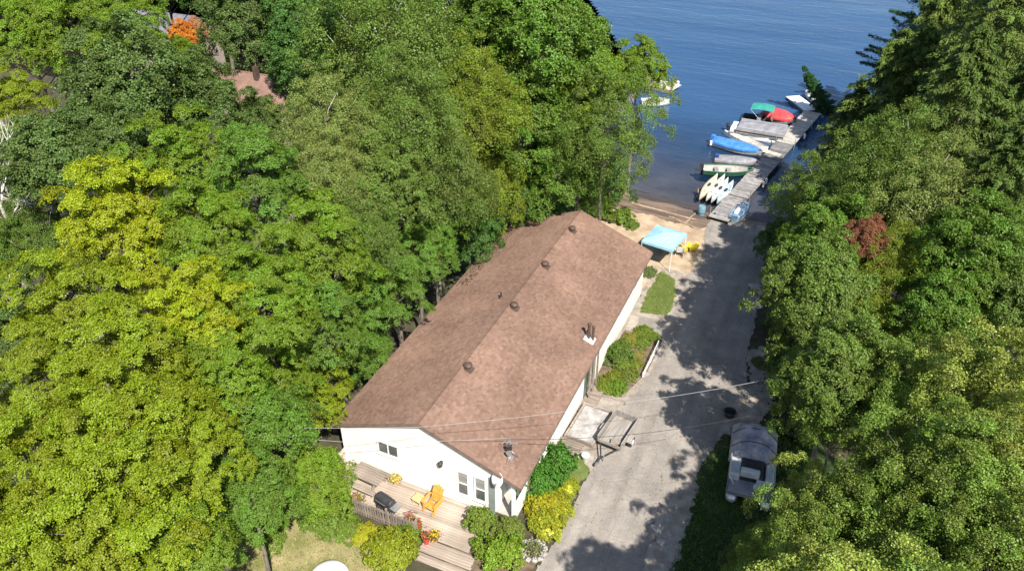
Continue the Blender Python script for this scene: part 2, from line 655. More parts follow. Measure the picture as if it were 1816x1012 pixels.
drive_l = [(6.4, -9), (6.75, -1.7), (6.9, 1.0), (6.95, 3.3), (6.9, 5.8), (6.8, 8.9), (7.2, 11.1), (7.6, 14.5), (7.5, 16.8), (5.4, 17.6), (5.3, 19.3), (7.1, 19.8), (7.3, 22.0), (6.9, 26.0), (7.3, 28.0), (7.3, 30.0), (6.6, 33.5), (6.6, 36.2)]
drive_r = [(12.0, 36.6), (11.8, 31.8), (12.0, 26.9), (12.4, 21.5), (12.5, 17.9), (13.2, 14.3), (12.8, 11.6), (12.2, 8.6), (11.7, 5.5), (11.6, 3.2), (12.0, 0.0), (12.6, -9)]
patch("beach", [(-2, 22.3), (5.2, 22.3), (5.0, 25.6), (8.2, 26.0), (8.2, 36.9), (3, 37.2), (-3, 37.6), (-5, 33)], M_sand, 0.02, 0.12, 0.25, relief=0.02)
patch("wet_shore", [(-3.5, 34.4), (2.0, 34.2), (5.5, 33.6), (7.0, 34.2), (12.4, 35.0), (12.6, 38.3), (6, 38.6), (-1, 38.9), (-4.5, 39)], M_wetsand, 0.035, 0.12, 0.3)
patch("lake_shallows", [(-9, 37.6), (14, 37.6), (22, 60), (20, 75), (-12, 75), (-9, 50)], M_bed, 0.02, 0.5, 0.3)
patch("driveway", drive_l + drive_r, M_drive, 0.05, 0.07, 0.12, relief=0.012)
patch("gravel_edge", [(10.8, -2), (10.9, 3.8), (11.3, 6.6), (12.4, 5.6), (12.2, 3.0), (12.6, -2)], M_gravel, 0.065, 0.1, 0.35)
patch("drive_shoulder", [(12.3, 10.0), (12.6, 13.0), (13.2, 15.5), (12.4, 18.5), (13.2, 19.5), (14.6, 15.5), (14.2, 11.0)], M_gravel, 0.06, 0.1, 0.3)
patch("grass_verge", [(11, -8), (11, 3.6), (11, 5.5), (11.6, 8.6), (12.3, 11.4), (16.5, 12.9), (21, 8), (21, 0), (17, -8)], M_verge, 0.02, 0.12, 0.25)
patch("side_lawn", [(5.15, 19.9), (7.0, 20.3), (6.9, 23.0), (6.3, 25.0), (5.0, 25.8), (4.9, 22)], M_lawn, 0.06, 0.08, 0.12)
patch("front_lawn", [(-7.2, -4.5), (-5.6, -3.2), (-2.0, -2.9), (0.5, -3.0), (0.9, -4.2), (1.5, -12), (-6, -12), (-8.5, -7)], M_dry, 0.03, 0.1, 0.3)
patch("driveside_strip", [(5.6, 0.2), (6.7, 0.6), (6.9, 4.6), (6.5, 5.4), (5.5, 5.2)], M_lawn, 0.045, 0.08, 0.2)
patch("house_side_gravel", [(4.6, 10.5), (8.0, 10.5), (8.3, 17), (8.2, 26.6), (4.2, 26.4), (4.6, 22)], M_gravel, 0.025, 0.12, 0.1)
patch("garden_bed", [(4.75, 10.7), (6.6, 10.9), (7.35, 14.0), (7.35, 17.3), (4.85, 17.3)], M_soil, 0.09, 0.1, 0.04)
patch("parking_gravel", [(4.72, 4.6), (7.0, 4.7), (7.3, 9.6), (6.8, 10.8), (4.72, 10.8)], M_gravel, 0.035, 0.1, 0.1)
patch("front_garden_soil", [(2.4, -1.2), (3.6, -0.6), (5.3, -0.6), (6.6, -0.6), (6.4, -7), (3.3, -7)], M_soil, 0.03, 0.1, 0.2)


def grass(name, poly, n, h, cols, label, seed, dens_soft=0.3):
    rs = np.random.RandomState(seed)
    P = np.array(poly)
    lo, hi = P.min(0), P.max(0)
    pts = rs.uniform(lo, hi, (n * 3, 2))
    k = in_poly(pts[:, 0] + dens_soft * wob(pts[:, 0], pts[:, 1]), pts[:, 1] + dens_soft * wob(pts[:, 1], pts[:, 0]), poly)
    pts = pts[k][:n]
    n = len(pts)
    z = gz(pts[:, 0], pts[:, 1]) + 0.03
    c = np.column_stack([pts, z])
    hh = h * rs.uniform(0.5, 1.4, n)
    a = rs.uniform(0, 2 * np.pi, n)
    wd = np.column_stack([np.cos(a), np.sin(a), np.zeros(n)]) * (0.018 + 0.2 * hh[:, None] * 0.25)
    lean = rs.normal(size=(n, 3)) * hh[:, None] * 0.5
    lean[:, 2] = hh
    V = np.stack([c - wd, c + wd, c + lean + wd * 0.15, c + lean - wd * 0.15], 1)
    me = quads_mesh(name, V, {"leafvar": rs.uniform(0, 1, n), "padvar": 0.5 + 0.4 * wob(pts[:, 0], pts[:, 1], 0.8)})
    ob = bpy.data.objects.new(name, me)
    me.materials.append(M_leaf)
    ob.color = (*cols, 1)
    ob["kind"] = "stuff"
    ob["label"] = label
    ob["category"] = "grass"
    COL.objects.link(ob)


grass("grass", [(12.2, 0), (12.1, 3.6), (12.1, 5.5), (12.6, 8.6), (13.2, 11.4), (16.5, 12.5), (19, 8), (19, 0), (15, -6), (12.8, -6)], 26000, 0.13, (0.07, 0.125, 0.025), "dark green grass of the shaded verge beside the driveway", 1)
grass("grass", [(5.2, 19.9), (6.9, 20.3), (6.8, 23.0), (6.2, 25.0), (5.0, 25.6), (5.0, 22)], 9000, 0.07, (0.15, 0.20, 0.045), "small green lawn at the lakeside corner of the bungalow", 2, 0.1)
grass("grass", [(-7.2, -4.5), (-5.6, -3.2), (-2.0, -2.9), (0.5, -3.0), (0.9, -4.2), (1.5, -12), (-6, -12), (-8.5, -7)], 16000, 0.08, (0.20, 0.23, 0.06), "dry straw coloured lawn in front of the picket fence", 3)



def litter(name, xy, n, zf, col, label, seed, size=(.06, .13)):
    """loose leaves and twigs lying about"""
    rs = np.random.RandomState(seed)
    lo, hi = np.array(xy[0]), np.array(xy[1])
    p = rs.uniform(lo, hi, (n, 2))
    c = np.column_stack([p, zf(p[:, 0], p[:, 1]) + rs.uniform(.005, .02, n)])
    me = quads_mesh(name, leaf_quads(c, nrm(rs.normal(size=(n, 3)) * .3 + [0, 0, 1]), rs.uniform(*size, n), rs), {"leafvar": rs.uniform(0, 1, n), "padvar": rs.uniform(0, .4, n)})
    ob = bpy.data.objects.new(name, me)
    me.materials.append(M_leaf)
    ob.color = (*col, 1)
    ob["kind"] = "stuff"
    tag(ob, label, "leaves")
    COL.objects.link(ob)


litter("fallen_leaves", ((10.3, -6), (13.4, 30)), 900, lambda x, y: gz(x, y) + .06, (.22, .16, .06), "fallen leaves scattered along the driveway's shaded right side", 1)
litter("fallen_leaves", ((6.9, -6), (10.5, 30)), 260, lambda x, y: gz(x, y) + .06, (.24, .18, .07), "few fallen leaves blown over the driveway's open side", 2)

# ------------------------------------------------------------------ the bungalow
HW, HL, EZ, RZ = 5.06, 21.95, 2.616, 4.587
SLOPE = (RZ - EZ) / HW
house = thing("bungalow", "long cream bungalow with brown shingled gable roof beside the driveway", "house", (0, 11, -0.2))
HO = (0, 11, -0.2)


def hp(name, mb, m, parent=house, **kw):
    return mb.build(name, m, parent, off=HO, **kw)


def roof_z(x):
    return RZ - SLOPE * abs(x)


WX, WY0, WY1 = 4.70, 0.17, 21.60
PX = 3.62                                   # porch recess starts here
base = MB()
base.box((0, 11.0, -0.75), (9.36, 21.2, 1.28))
hp("foundation", base, mat("foundation_block", (0.28, 0.27, 0.26), (0.4, 0.39, 0.37), 2, 0.9, 0.3))
wall = MB()


def laps_x(mb, y, x0, x1, z0, ny, top=None):
    """lapped boards on a wall across x, facing ny"""
    z = z0
    while z < 4.5:
        z2 = z + 0.115
        a, b = x0, x1
        if z2 > 2.45:
            lim = (RZ - 0.16 - z2) / SLOPE
            a, b = max(x0, -lim), min(x1, lim)
        if b - a < 0.15:
            break
        o, i = y + ny * 0.016, y + ny * 0.002
        vs = [(a, o, z), (b, o, z), (b, i, z2), (a, i, z2), (a, y - ny * 0.1, z), (b, y - ny * 0.1, z)]
        mb.add(vs, [(0, 1, 2, 3), (4, 5, 1, 0)])
        z = z2


def laps_y(mb, x, y0, y1, z0, z1, nx):
    z = z0
    while z < z1 - 0.02:
        z2 = min(z + 0.115, z1)
        o, i = x + nx * 0.016, x + nx * 0.002
        mb.add([(o, y0, z), (o, y1, z), (i, y1, z2), (i, y0, z2), (x - nx * 0.1, y0, z), (x - nx * 0.1, y1, z)], [(0, 1, 2, 3), (4, 5, 1, 0)])
        z = z2


front = MB()
front.add([(-WX, WY0, -0.1), (PX, WY0, -0.1), (PX, WY0, 2.48), (WX, WY0, 2.48), (WX, WY0, roof_z(WX) - .1), (0, WY0, RZ - 0.12), (-WX, WY0, roof_z(WX) - .1)], [(0, 1, 2, 3, 4, 5, 6)])
laps_x(front, WY0, -WX, PX, -0.08, -1)
fw = hp("front_wall", front, M_siding)
rw = MB()
rw.add([(WX, WY0 + 1.5, -0.6), (WX, WY1, -0.6), (WX, WY1, 2.62), (WX, WY0 + 1.5, 2.62)], [(0, 1, 2, 3)])
rw.add([(WX, WY0, 2.30), (WX, WY0 + 1.5, 2.30), (WX, WY0 + 1.5, 2.62), (WX, WY0, 2.62)], [(0, 1, 2, 3)])
laps_y(rw, WX, WY0 + 1.5, WY1, -0.08, 2.6, 1)
laps_y(rw, WX, WY0, WY0 + 1.5, 2.30, 2.6, 1)
rw_o = hp("side_wall", rw, M_siding)
lw = MB()
lw.add([(-WX, WY0, -0.6), (-WX, WY1, -0.6), (-WX, WY1, 2.62), (-WX, WY0, 2.62)], [(0, 1, 2, 3)])
laps_y(lw, -WX, WY0, WY1, -0.08, 2.6, -1)
hp("side_wall", lw, M_siding)
bw = MB()
bw.add([(-WX, WY1, -0.6), (WX, WY1, -0.6), (WX, WY1, roof_z(WX) - .1), (0, WY1, RZ - .12), (-WX, WY1, roof_z(WX) - .1)], [(0, 1, 2, 3, 4)])
laps_x(bw, WY1, -WX, WX, -0.08, 1)
hp("back_wall", bw, M_siding)
pw = MB()
pw.add([(PX, WY0, -0.1), (PX, WY0 + 1.5, -0.1), (PX, WY0 + 1.5, 2.48), (PX, WY0, 2.48)], [(0, 1, 2, 3)])
pw.add([(PX, WY0 + 1.5, -0.1), (WX, WY0 + 1.5, -0.1), (WX, WY0 + 1.5, 2.48), (PX, WY0 + 1.5, 2.48)], [(0, 1, 2, 3)])
laps_y(pw, PX, WY0 + .02, WY0 + 1.48, -0.08, 2.44, 1)
hp("porch_wall", pw, M_siding)

# roof: deck, shingles, ridge, fascia, soffit
T = 0.10
ro = MB()
for s in (-1, 1):
    ro.add([(0, 0, RZ - .002), (0, HL, RZ - .002), (s * HW, HL, EZ - .002), (s * HW, 0, EZ - .002), (0, 0, RZ - T), (0, HL, RZ - T), (s * HW, HL, EZ - T), (s * HW, 0, EZ - T)],
           [(0, 1, 2, 3), (4, 5, 6, 7), (3, 2, 6, 7), (0, 3, 7, 4), (1, 2, 6, 5)])
roof = hp("roof", ro, M_fascia)


def shingle_mat():
    m, nt, b = new_mat("shingle")
    L = nt.links.new
    ge = N(nt, "ShaderNodeNewGeometry")
    tc = N(nt, "ShaderNodeTexCoord")
    cr = N(nt, "ShaderNodeValToRGB")
    els = cr.color_ramp.elements
    els[0].position, els[0].color = 0.0, (0.155, 0.099, 0.076, 1)
    els[1].position, els[1].color = 1.0, (0.228, 0.149, 0.115, 1)
    for p, c in ((0.25, (0.176, 0.113, 0.087, 1)), (0.5, (0.190, 0.122, 0.094, 1)), (0.8, (0.204, 0.132, 0.102, 1))):
        e = els.new(p)
        e.color = c
    L(ge.outputs["Random Per Island"], cr.inputs[0])
    n1 = N(nt, "ShaderNodeTexNoise")
    n1.inputs["Scale"].default_value = 0.35
    n1.inputs["Detail"].default_value = 5
    L(tc.outputs["Object"], n1.inputs["Vector"])
    n2 = N(nt, "ShaderNodeTexNoise")
    n2.inputs["Scale"].default_value = 11.0
    n2.inputs["Detail"].default_value = 6
    n2.inputs["Roughness"].default_value = 0.8
    L(tc.outputs["Object"], n2.inputs["Vector"])
    a1 = N(nt, "ShaderNodeMath", operation='ADD')
    L(n1.outputs["Fac"], a1.inputs[0])
    L(n2.outputs["Fac"], a1.inputs[1])
    mr = N(nt, "ShaderNodeMapRange")
    mr.inputs["From Min"].default_value = 0.6
    mr.inputs["From Max"].default_value = 1.4
    mr.inputs["To Min"].default_value = 0.60
    mr.inputs["To Max"].default_value = 1.40
    L(a1.outputs[0], mr.inputs["Value"])
    hs = N(nt, "ShaderNodeHueSaturation")
    L(cr.outputs[0], hs.inputs["Color"])
    L(mr.outputs[0], hs.inputs["Value"])
    L(hs.outputs[0], b.inputs["Base Color"])
    b.inputs["Roughness"].default_value = 0.95
    b.inputs["Specular IOR Level"].default_value = 0.15
    return m


M_shingle = shingle_mat()


def shingles(s):
    mb = MB()
    sl_ = math.hypot(HW, RZ - EZ)
    ux, uz = HW / sl_, -(RZ - EZ) / sl_      # down slope
    nx_, nz_ = (RZ - EZ) / sl_, HW / sl_
    rows = int(sl_ / 0.145) + 1
    for i in range(rows):
        d1 = sl_ + 0.03 - i * 0.145
        d0 = max(d1 - 0.185, 0.0)
        if d1 <= 0.05:
            break
        y = -0.03 + (-0.17 if i % 2 else 0) + rnd.uniform(-.04, .04)
        while y < HL + 0.03:
            wd = rnd.choice((0.13, 0.17, 0.2, 0.25))
            a, b = max(y, -0.03), min(y + wd - 0.012, HL + 0.03)
            y += wd
            if b - a < 0.03:
                continue
            h1 = 0.022 + rnd.uniform(0, 0.008)
            dd = d1 + rnd.uniform(-.014, .01)

            def P(d, yy, h):
                return (s * (ux * d + nx_ * h), yy, RZ + uz * d + nz_ * h)
            mb.add([P(d0, a, 0.004), P(d0, b, 0.004), P(dd, b, h1), P(dd, a, h1), P(dd, b, 0.0), P(dd, a, 0.0)], [(0, 1, 2, 3), (3, 2, 4, 5)])
    o = mb.build("shingles", M_shingle, roof, off=HO, kind="stuff")
    return o


shingles(1)
shingles(-1)
cap = MB()
y = -0.03
while y < HL:
    h = 0.045
    y2 = min(y + 0.2, HL + 0.03)
    cap.add([(-0.16, y, RZ - 0.062 + h), (0, y, RZ + h), (0.16, y, RZ - 0.062 + h), (-0.16, y2, RZ - 0.062 + .022), (0, y2, RZ + .022), (0.16, y2, RZ - .062 + .022), (-0.16, y, RZ - 0.062), (0, y, RZ), (.16, y, RZ - .062)],
            [(0, 1, 4, 3), (1, 2, 5, 4), (6, 7, 1, 0), (7, 8, 2, 1)])
    y += 0.145
hp("ridge_cap", cap, M_shingle, roof, kind="stuff")
for y, s in ((0.0, -1), (HL, 1)):
    for sx in (-1, 1):
        f = MB()
        yy0, yy1 = (y - 0.03 * 1, y) if s < 0 else (y, y + 0.03)
        f.add([(0, yy0, RZ - .012), (sx * HW, yy0, EZ - .012), (sx * HW, yy0, EZ - .19), (0, yy0, RZ - .19), (0, yy1, RZ - .012), (sx * HW, yy1, EZ - .012), (sx * HW, yy1, EZ - .19), (0, yy1, RZ - .19)],
              [(0, 1, 2, 3), (4, 5, 6, 7), (3, 2, 6, 7), (0, 1, 5, 4), (1, 2, 6, 5)])
        hp("rake_board", f, M_fascia, roof)
for sx in (-1, 1):
    g = MB()
    x = sx * (HW + 0.045)
    g.box((x, HL / 2, EZ - 0.075), (0.08, HL, 0.10))
    hp("gutter", g, M_fascia, roof)
sf = MB()
for sx in (-1, 1):
    sf.box((sx * (HW + WX) / 2, HL / 2, EZ - 0.125), (HW - WX - 0.01, HL - 0.02, 0.03))
    for ya, yb in ((.005, WY0 - .005), (WY1 + .005, HL - .005)):
        sf.add([(0, ya, RZ - .11), (0, yb, RZ - .11), (sx * HW, yb, EZ - .11), (sx * HW, ya, EZ - .11)], [(0, 1, 2, 3)])
hp("soffit", sf, mat("grey_soffit", (0.30, 0.31, 0.32), (0.38, 0.39, 0.40), 2, 0.6), roof)
for x, y in ((0.30, 19.4), (0.28, 14.8), (0.27, 10.2), (0.25, 4.5)):
    v = MB()
    z = roof_z(x)
    v.box((x + .06, y, z + 0.02), (0.46, 0.46, 0.05), ry=math.atan(SLOPE))
    v.lathe([(0.12, 0), (0.12, 0.15), (0.21, 0.15), (0.235, 0.19), (0.22, 0.26), (0.13, 0.32), (0.0, 0.335)], (x, y, z + 0.02), 18)
    hp("roof_vent", v, M_rust, roof, smooth=False)
v = MB()
x, y = -0.95, 11.1
v.tube([(x, y, roof_z(x) - .02), (x, y, roof_z(x) + 0.38)], 0.05, 10)
v.lathe([(0.14, 0), (0.06, 0.08)], (x, y, roof_z(x) + .01), 12)
hp("vent_pipe", v, M_dark, roof)
x, y = 4.45, 11.2
ch = MB()
for dx, dy, hh, r in ((-.08, 0, 0.95, 0.085), (0.16, .05, 0.8, 0.07)):
    ch.tube([(x + dx, y + dy, roof_z(x) - 0.05), (x + dx, y + dy, roof_z(x) + hh)], r, 12)
    ch.lathe([(r * 1.0, 0.04), (r * 1.5, 0.05), (r * 1.5, 0.12), (0.0, 0.17)], (x + dx, y + dy, roof_z(x) + hh), 12)
cho = hp("chimney_pipes", ch, M_rust)
fl = MB()
fl.box((x, y - .02, roof_z(x) + 0.045), (0.62, 0.58, 0.025), ry=math.atan(SLOPE))
hp("flashing", fl, M_white, cho)


def window(w_, h_, c, axis, sashes=1, parent=house, pane=M_glass, slide=True, grid=True):
    """a framed window standing on a wall: frame > pane; axis 'y-' faces the deck, 'x+' the drive"""
    def tr(a, b, d):
        return (c[0] + a, c[1] - d, c[2] + b) if axis == 'y-' else (c[0] + d, c[1] + a, c[2] + b)

    def bx(mb, a, b, d, sa, sb, sd_):
        mb.box(tr(a, b, d), (sa, sd_, sb) if axis == 'y-' else (sd_, sa, sb))
    fr = MB()
    t = 0.065
    bx(fr, 0, h_ / 2 - t / 2, 0.035, w_, t, 0.07)
    bx(fr, 0, -h_ / 2 + t / 2, 0.035, w_, t, 0.07)
    for s in (-1, 1):
        bx(fr, s * (w_ / 2 - t / 2), 0, 0.035, t, h_ - 2 * t, 0.07)
    bx(fr, 0, -h_ / 2 - 0.02, 0.055, w_ + 0.12, 0.035, 0.11)
    for k in range(1, sashes):
        bx(fr, -w_ / 2 + k * w_ / sashes, 0, 0.033, t * 0.8, h_ - 2 * t, 0.06)
    if grid:
        bx(fr, 0, 0, 0.03, w_ - 2 * t, 0.05, 0.05)
    f = hp("window", fr, M_white, parent)
    pw_ = (w_ - 2 * t) / sashes
    ph = (h_ - 2 * t + .01) / (2 if grid else 1)
    for k in range(sashes):
        for q in range(2 if grid else 1):
            p = MB()
            bx(p, -w_ / 2 + t + pw_ * (k + .5), (q - .5) * ph if grid else 0, 0.02, pw_ - 0.01, ph - (.04 if grid else 0), 0.012)
            hp("pane", p, M_blind if q else pane, f)
    return f


window(1.2, 0.85, (-2.0, WY0 - .016, 2.0), 'y-', 2, grid=False)
window(0.62, 1.62, (2.06, WY0 - .016, 1.42), 'y-')
window(0.62, 1.62, (2.97, WY0 - .016, 1.42), 'y-')
window(0.8, 0.9, (WX + .016, 16.3, 1.55), 'x+')
window(0.8, 0.6, (WX + .016, 7.7, 1.95), 'x+')
window(0.8, 0.9, (WX + .016, 3.6, 1.5), 'x+')
window(0.9, 0.9, (WX + .016, 19.6, 1.5), 'x+')
lp = MB()
lp.box((0.96, WY0 - .035, 2.36), (0.12, 0.05, 0.2))
lp.lathe([(0.03, 0.16), (0.13, 0.10), (0.10, -0.10), (0.05, -0.16)], (0.96, WY0 - 0.17, 2.34), 8)
hp("wall_lantern", lp, M_dark)
dp = MB()
dp.box((WX + 0.06, WY0 + 1.56, 1.1), (0.08, 0.08, 2.4))
hp("downpipe", dp, M_fascia)
dr = MB()
dr.box((PX + .55, WY0 + 1.47, 1.05), (0.86, 0.05, 2.05))
dro = hp("door", dr, M_white)
dg = MB()
dg.box((PX + .55, WY0 + 1.44, 1.45), (0.5, 0.02, 0.9))
hp("pane", dg, M_glass, dro)
dh = MB()
dh.lathe([(0.0, -.03), (0.035, 0), (0.0, .03)], (PX + .9, WY0 + 1.41, 1.0), 8)
hp("handle", dh, M_steel, dro)
cp = MB()
cp.box((WX - 0.08, WY0 + 0.09, 1.15), (0.15, 0.15, 2.66))
hp("corner_post", cp, M_white)
cw = MB()
cw.box((WX - .02, WY0 + .75, 0.42), (0.07, 1.2, 0.9))
cw.box((WX - .02, WY0 + .75, 0.90), (0.13, 1.25, 0.05))
hp("porch_parapet", cw, M_white)
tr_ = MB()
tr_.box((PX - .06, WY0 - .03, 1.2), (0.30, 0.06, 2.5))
hp("corner_shade_board", tr_, mat("grey_green_shade", (0.16, 0.19, 0.185), (0.22, 0.25, 0.245), 2, 0.6))  # board coloured grey-green to paint the shade at the porch corner
hp("trim_board", MB().box((1.62, WY0 - .03, 1.2), (0.09, 0.05, 2.5)), M_white)
hp("trim_board", MB().box((-WX + .05, WY0 - .025, 1.25), (0.1, 0.05, 2.6)), M_white)
# side entrance: dark recessed glass door between three posts that carry the eave
sd_ = MB()
sd_.box((WX + .03, 10.55, 0.75), (0.05, 1.5, 2.5))
sdo = hp("side_door", sd_, mat("green_grey_door", (0.09, 0.12, 0.10), (0.14, 0.17, 0.15), 2, 0.4))
for y in (9.95, 10.55, 11.15):
    p = MB()
    p.box((WX + .32, y, 0.95), (0.09, 0.09, 3.05))
    hp("porch_post", p, M_greywood)
pd = MB()
pd.box((WX + .07, 10.55, 1.2), (0.03, 1.1, 1.3))
hp("pane", pd, M_glass, sdo)
st = MB()
st.box((WX + .45, 10.4, -0.38), (0.9, 1.8, 0.16))
hp("door_step", st, M_greywood)

# ------------------------------------------------------------------ deck and what stands on it
deck = thing("deck", "weathered plank deck along the bungalow's front gable wall", "deck", (-0.6, -1.0, 0))
fr = MB()
for x in np.arange(-4.3, 3.6, 0.8):
    fr.box((x + 0.6, 0.0, -0.12), (0.06, 2.5, 0.16))
fr.build("joists", M_greywood, deck)
pk = MB().box((0, 0, 0), (8.1, 0.134, 0.036)).mesh("plank")
pk_s = MB().box((0, 0, 0), (2.6, 0.134, 0.036)).mesh("plank")
y = -1.25
k = 0
while y < 1.28:
    piece("plank", pk, M_deckwood, deck, (0.05 + rnd.uniform(-.03, .03), y, -0.018 + rnd.uniform(-.003, .003)))
    y += 0.142
# lower landing and steps by the path
y = -1.47
z = -0.018
for k in range(11):
    if k in (5, 8):
        z -= 0.11
    piece("plank", pk_s, M_deckwood, deck, (3.2 + 0.02 * k + rnd.uniform(-.03, .03), y, z + rnd.uniform(-.003, .003)))
    y -= 0.142

fence = thing("picket_fence", "grey weathered picket fence along the deck's front edge", "fence", (-1.7, -2.35, -0.1))
pkt = MB().add([(-.045, -.011, -0.15), (.045, -.011, -0.15), (.045, .011, -0.15), (-.045, .011, -0.15), (-.045, -.011, 0.88), (.045, -.011, 0.88), (.045, .011, 0.88), (-.045, .011, 0.88), (0, -.011, .95), (0, .011, .95)],
               [(0, 1, 5, 4), (1, 2, 6, 5), (2, 3, 7, 6), (3, 0, 4, 7), (4, 5, 8), (7, 9, 6), (5, 6, 9, 8), (4, 8, 9, 7)]).mesh("picket")
for i in range(36):
    piece("picket", pkt, M_greywood, fence, (-2.5 + i * 0.142, 0, rnd.uniform(-.03, .03)), (0, rnd.uniform(-.03, .03), 0))
for zz in (0.12, 0.7):
    MB().box((0, 0.035, zz), (5.1, 0.04, 0.085)).build("rail", M_greywood, fence)
pst = MB().box((0, 0.09, 0.4), (0.09, 0.09, 1.1)).mesh("post")
for x in (-2.5, -0.8, 0.9, 2.5):
    piece("post", pst, M_greywood, fence, (x, 0, 0))
sf_ = thing("board_fence", "short pale board fence closing the deck's left end beside the gable wall", "fence", (-4.75, -0.9, -0.1))
bd = MB().box((0, 0, 0.45), (0.025, 0.15, 1.15)).mesh("board")
for i in range(13):
    piece("board", bd, M_tanwood, sf_, (0, -1.1 + i * 0.175, rnd.uniform(-.02, .02)))
MB().box((0.03, 0, 0.85), (0.04, 2.3, 0.09)).build("rail", M_tanwood, sf_)

pt = thing("picnic_table", "grey wooden picnic table with two benches at the deck's left end", "picnic table", (-2.85, -0.75, 0), R_(-4))
tp = MB().box((0, 0, 0.74), (1.85, 0.135, 0.038)).mesh("plank")
for i in range(5):
    piece("plank", tp, M_greywood, pt, (0, -0.3 + i * 0.15, 0))
bp_ = MB().box((0, 0, 0.44), (1.85, 0.135, 0.038)).mesh("bench_plank")
for s in (-1, 1):
    for d in (0.56, 0.71):
        piece("bench_plank", bp_, M_greywood, pt, (0, s * d, 0))
for x in (-0.65, 0.65):
    f = MB()
    f.box((x, 0, 0.40), (0.04, 1.5, 0.09))
    f.box((x + .04, 0, 0.68), (0.04, 0.72, 0.09))
    f.box((x, 0.42, 0.35), (0.05, 0.09, 0.82), rx=R_(28))
    f.box((x, -0.42, 0.35), (0.05, 0.09, 0.82), rx=R_(-28))
    f.build("leg_frame", M_greywood, pt)


def adirondack(loc, rz, label, m, name="adirondack_chair", group=None):
    t = thing(name, label, "chair", loc, rz, group)
    for s in (-1, 1):
        MB().box((s * 0.27, -0.1, 0.2), (0.035, 0.95, 0.1), rx=R_(14)).build("side_rail", m, t)
        MB().box((s * 0.33, -0.38, 0.27), (0.04, 0.1, 0.55)).build("leg", m, t)
        MB().box((s * 0.36, -0.1, 0.56), (0.14, 0.72, 0.025)).build("armrest", m, t)
    for i in range(5):
        MB().box((0, -0.42 + i * 0.105, 0.335 - i * 0.028), (0.56, 0.092, 0.022), rx=R_(-14)).build("seat_slat", m, t)
    for i in range(5):
        x = -0.23 + i * 0.115
        h = 0.92 - abs(i - 2) * 0.06
        MB().box((x * 1.05, 0.16 + h * .20, 0.2 + h * 0.47), (0.1, 0.022, h), rx=R_(-23)).build("back_slat", m, t)
    MB().box((0, 0.33, 0.62), (0.62, 0.035, 0.07)).build("back_rail", m, t)
    return t


adirondack((0.82, -0.62, 0), R_(-8), "orange stained wooden armchair with fan back on the deck", M_orangewood)
ot = thing("footstool", "small slatted yellow wooden footstool beside the orange deck chair", "footstool", (0.02, -0.72, 0), R_(-10))
for i in range(4):
    MB().box((0, -0.18 + i * 0.12, 0.36), (0.5, 0.1, 0.024)).build("slat", M_palewood, ot)
for x in (-.2, .2):
    for yy in (-.17, .17):
        MB().box((x, yy, 0.17), (0.05, 0.05, 0.35)).build("leg", M_palewood, ot)
MB().box((0, .19, 0.3), (0.46, 0.03, 0.08)).box((0, -.19, .3), (0.46, .03, .08)).build("apron", M_palewood, ot)

bq = thing("barbecue", "black barbecue with a long domed lid against the picket fence", "barbecue", (-1.15, -1.75, 0), R_(-14))
lid = [[(x, 0.27 * math.cos(t) * k, 0.72 + 0.30 * math.sin(t) * k) for t in np.linspace(0, math.pi, 9)] for x, k in ((-.48, .75), (-.42, .95), (0, 1.0), (.42, .95), (.48, .75))]
MB().loft(lid, closed=False, caps=True).build("lid", M_dark, bq, smooth=False)
MB().box((0, 0, 0.62), (0.94, 0.52, 0.18), taper=1.0).build("firebox", M_dark, bq)
MB().tube([(-.3, -.30, .84), (-.3, -.34, .86), (.3, -.34, .86), (.3, -.30, .84)], 0.015, 6).build("handle", M_steel, bq)
MB().box((.68, 0, .70), (.36, .44, .03)).build("side_shelf", M_steel, bq)
for x in (-.42, .42):
    MB().box((x, 0, 0.27), (0.05, 0.46, 0.54)).build("leg_panel", M_dark, bq)
for x in (-.42, .42):
    MB().tube([(x - .02, -.2, .07), (x + .02, -.2, .07)], .07, 12).build("wheel", M_dark, bq)
MB().box((0, 0, .18), (.8, .42, .025)).build("bottom_shelf", M_dark, bq)


def pot(loc, r, h, m, label, flower, green, name="flower_pot", seed=0, spread=1.6, fs=0.07, group=None, n=90):
    t = thing(name, label, "plant pot", loc, 0, group)
    MB().lathe([(r * .7, 0), (r, h), (r * 1.1, h), (r * 1.1, h * .88 + .0), (r * .95, h * .9), (0.0, h * .86)], (0, 0, 0), 16).build("pot", m, t)
    rs = np.random.RandomState(seed)
    c = rs.normal(size=(n * 4, 3)) * np.array([r * spread * .5, r * spread * .5, r * .55]) + np.array([0, 0, h + r * .6])
    me = quads_mesh("foliage", leaf_quads(c, nrm(rs.normal(size=c.shape) * .6 + [0, 0, 1]), rs.uniform(.05, .1, len(c)), rs), {"leafvar": rs.uniform(0, 1, len(c)), "padvar": rs.uniform(0, 1, len(c))})
    f = piece("foliage", me, M_leaf, t)
    f.color = (*green, 1)
    c = rs.normal(size=(n, 3)) * np.array([r * spread * .5, r * spread * .5, r * .3]) + np.array([0, 0, h + r * 1.1])
    me = quads_mesh("flowers", leaf_quads(c, nrm(rs.normal(size=c.shape) * .4 + [0, 0, 1]), rs.uniform(.8, 1.4, n) * fs, rs, 1.0), {"leafvar": rs.uniform(0, 1, n), "padvar": rs.uniform(.4, .6, n)})
    f = piece("flowers", me, M_leaf, t)
    f.color = (*flower, 1)
    f["kind"] = "stuff"
    return t


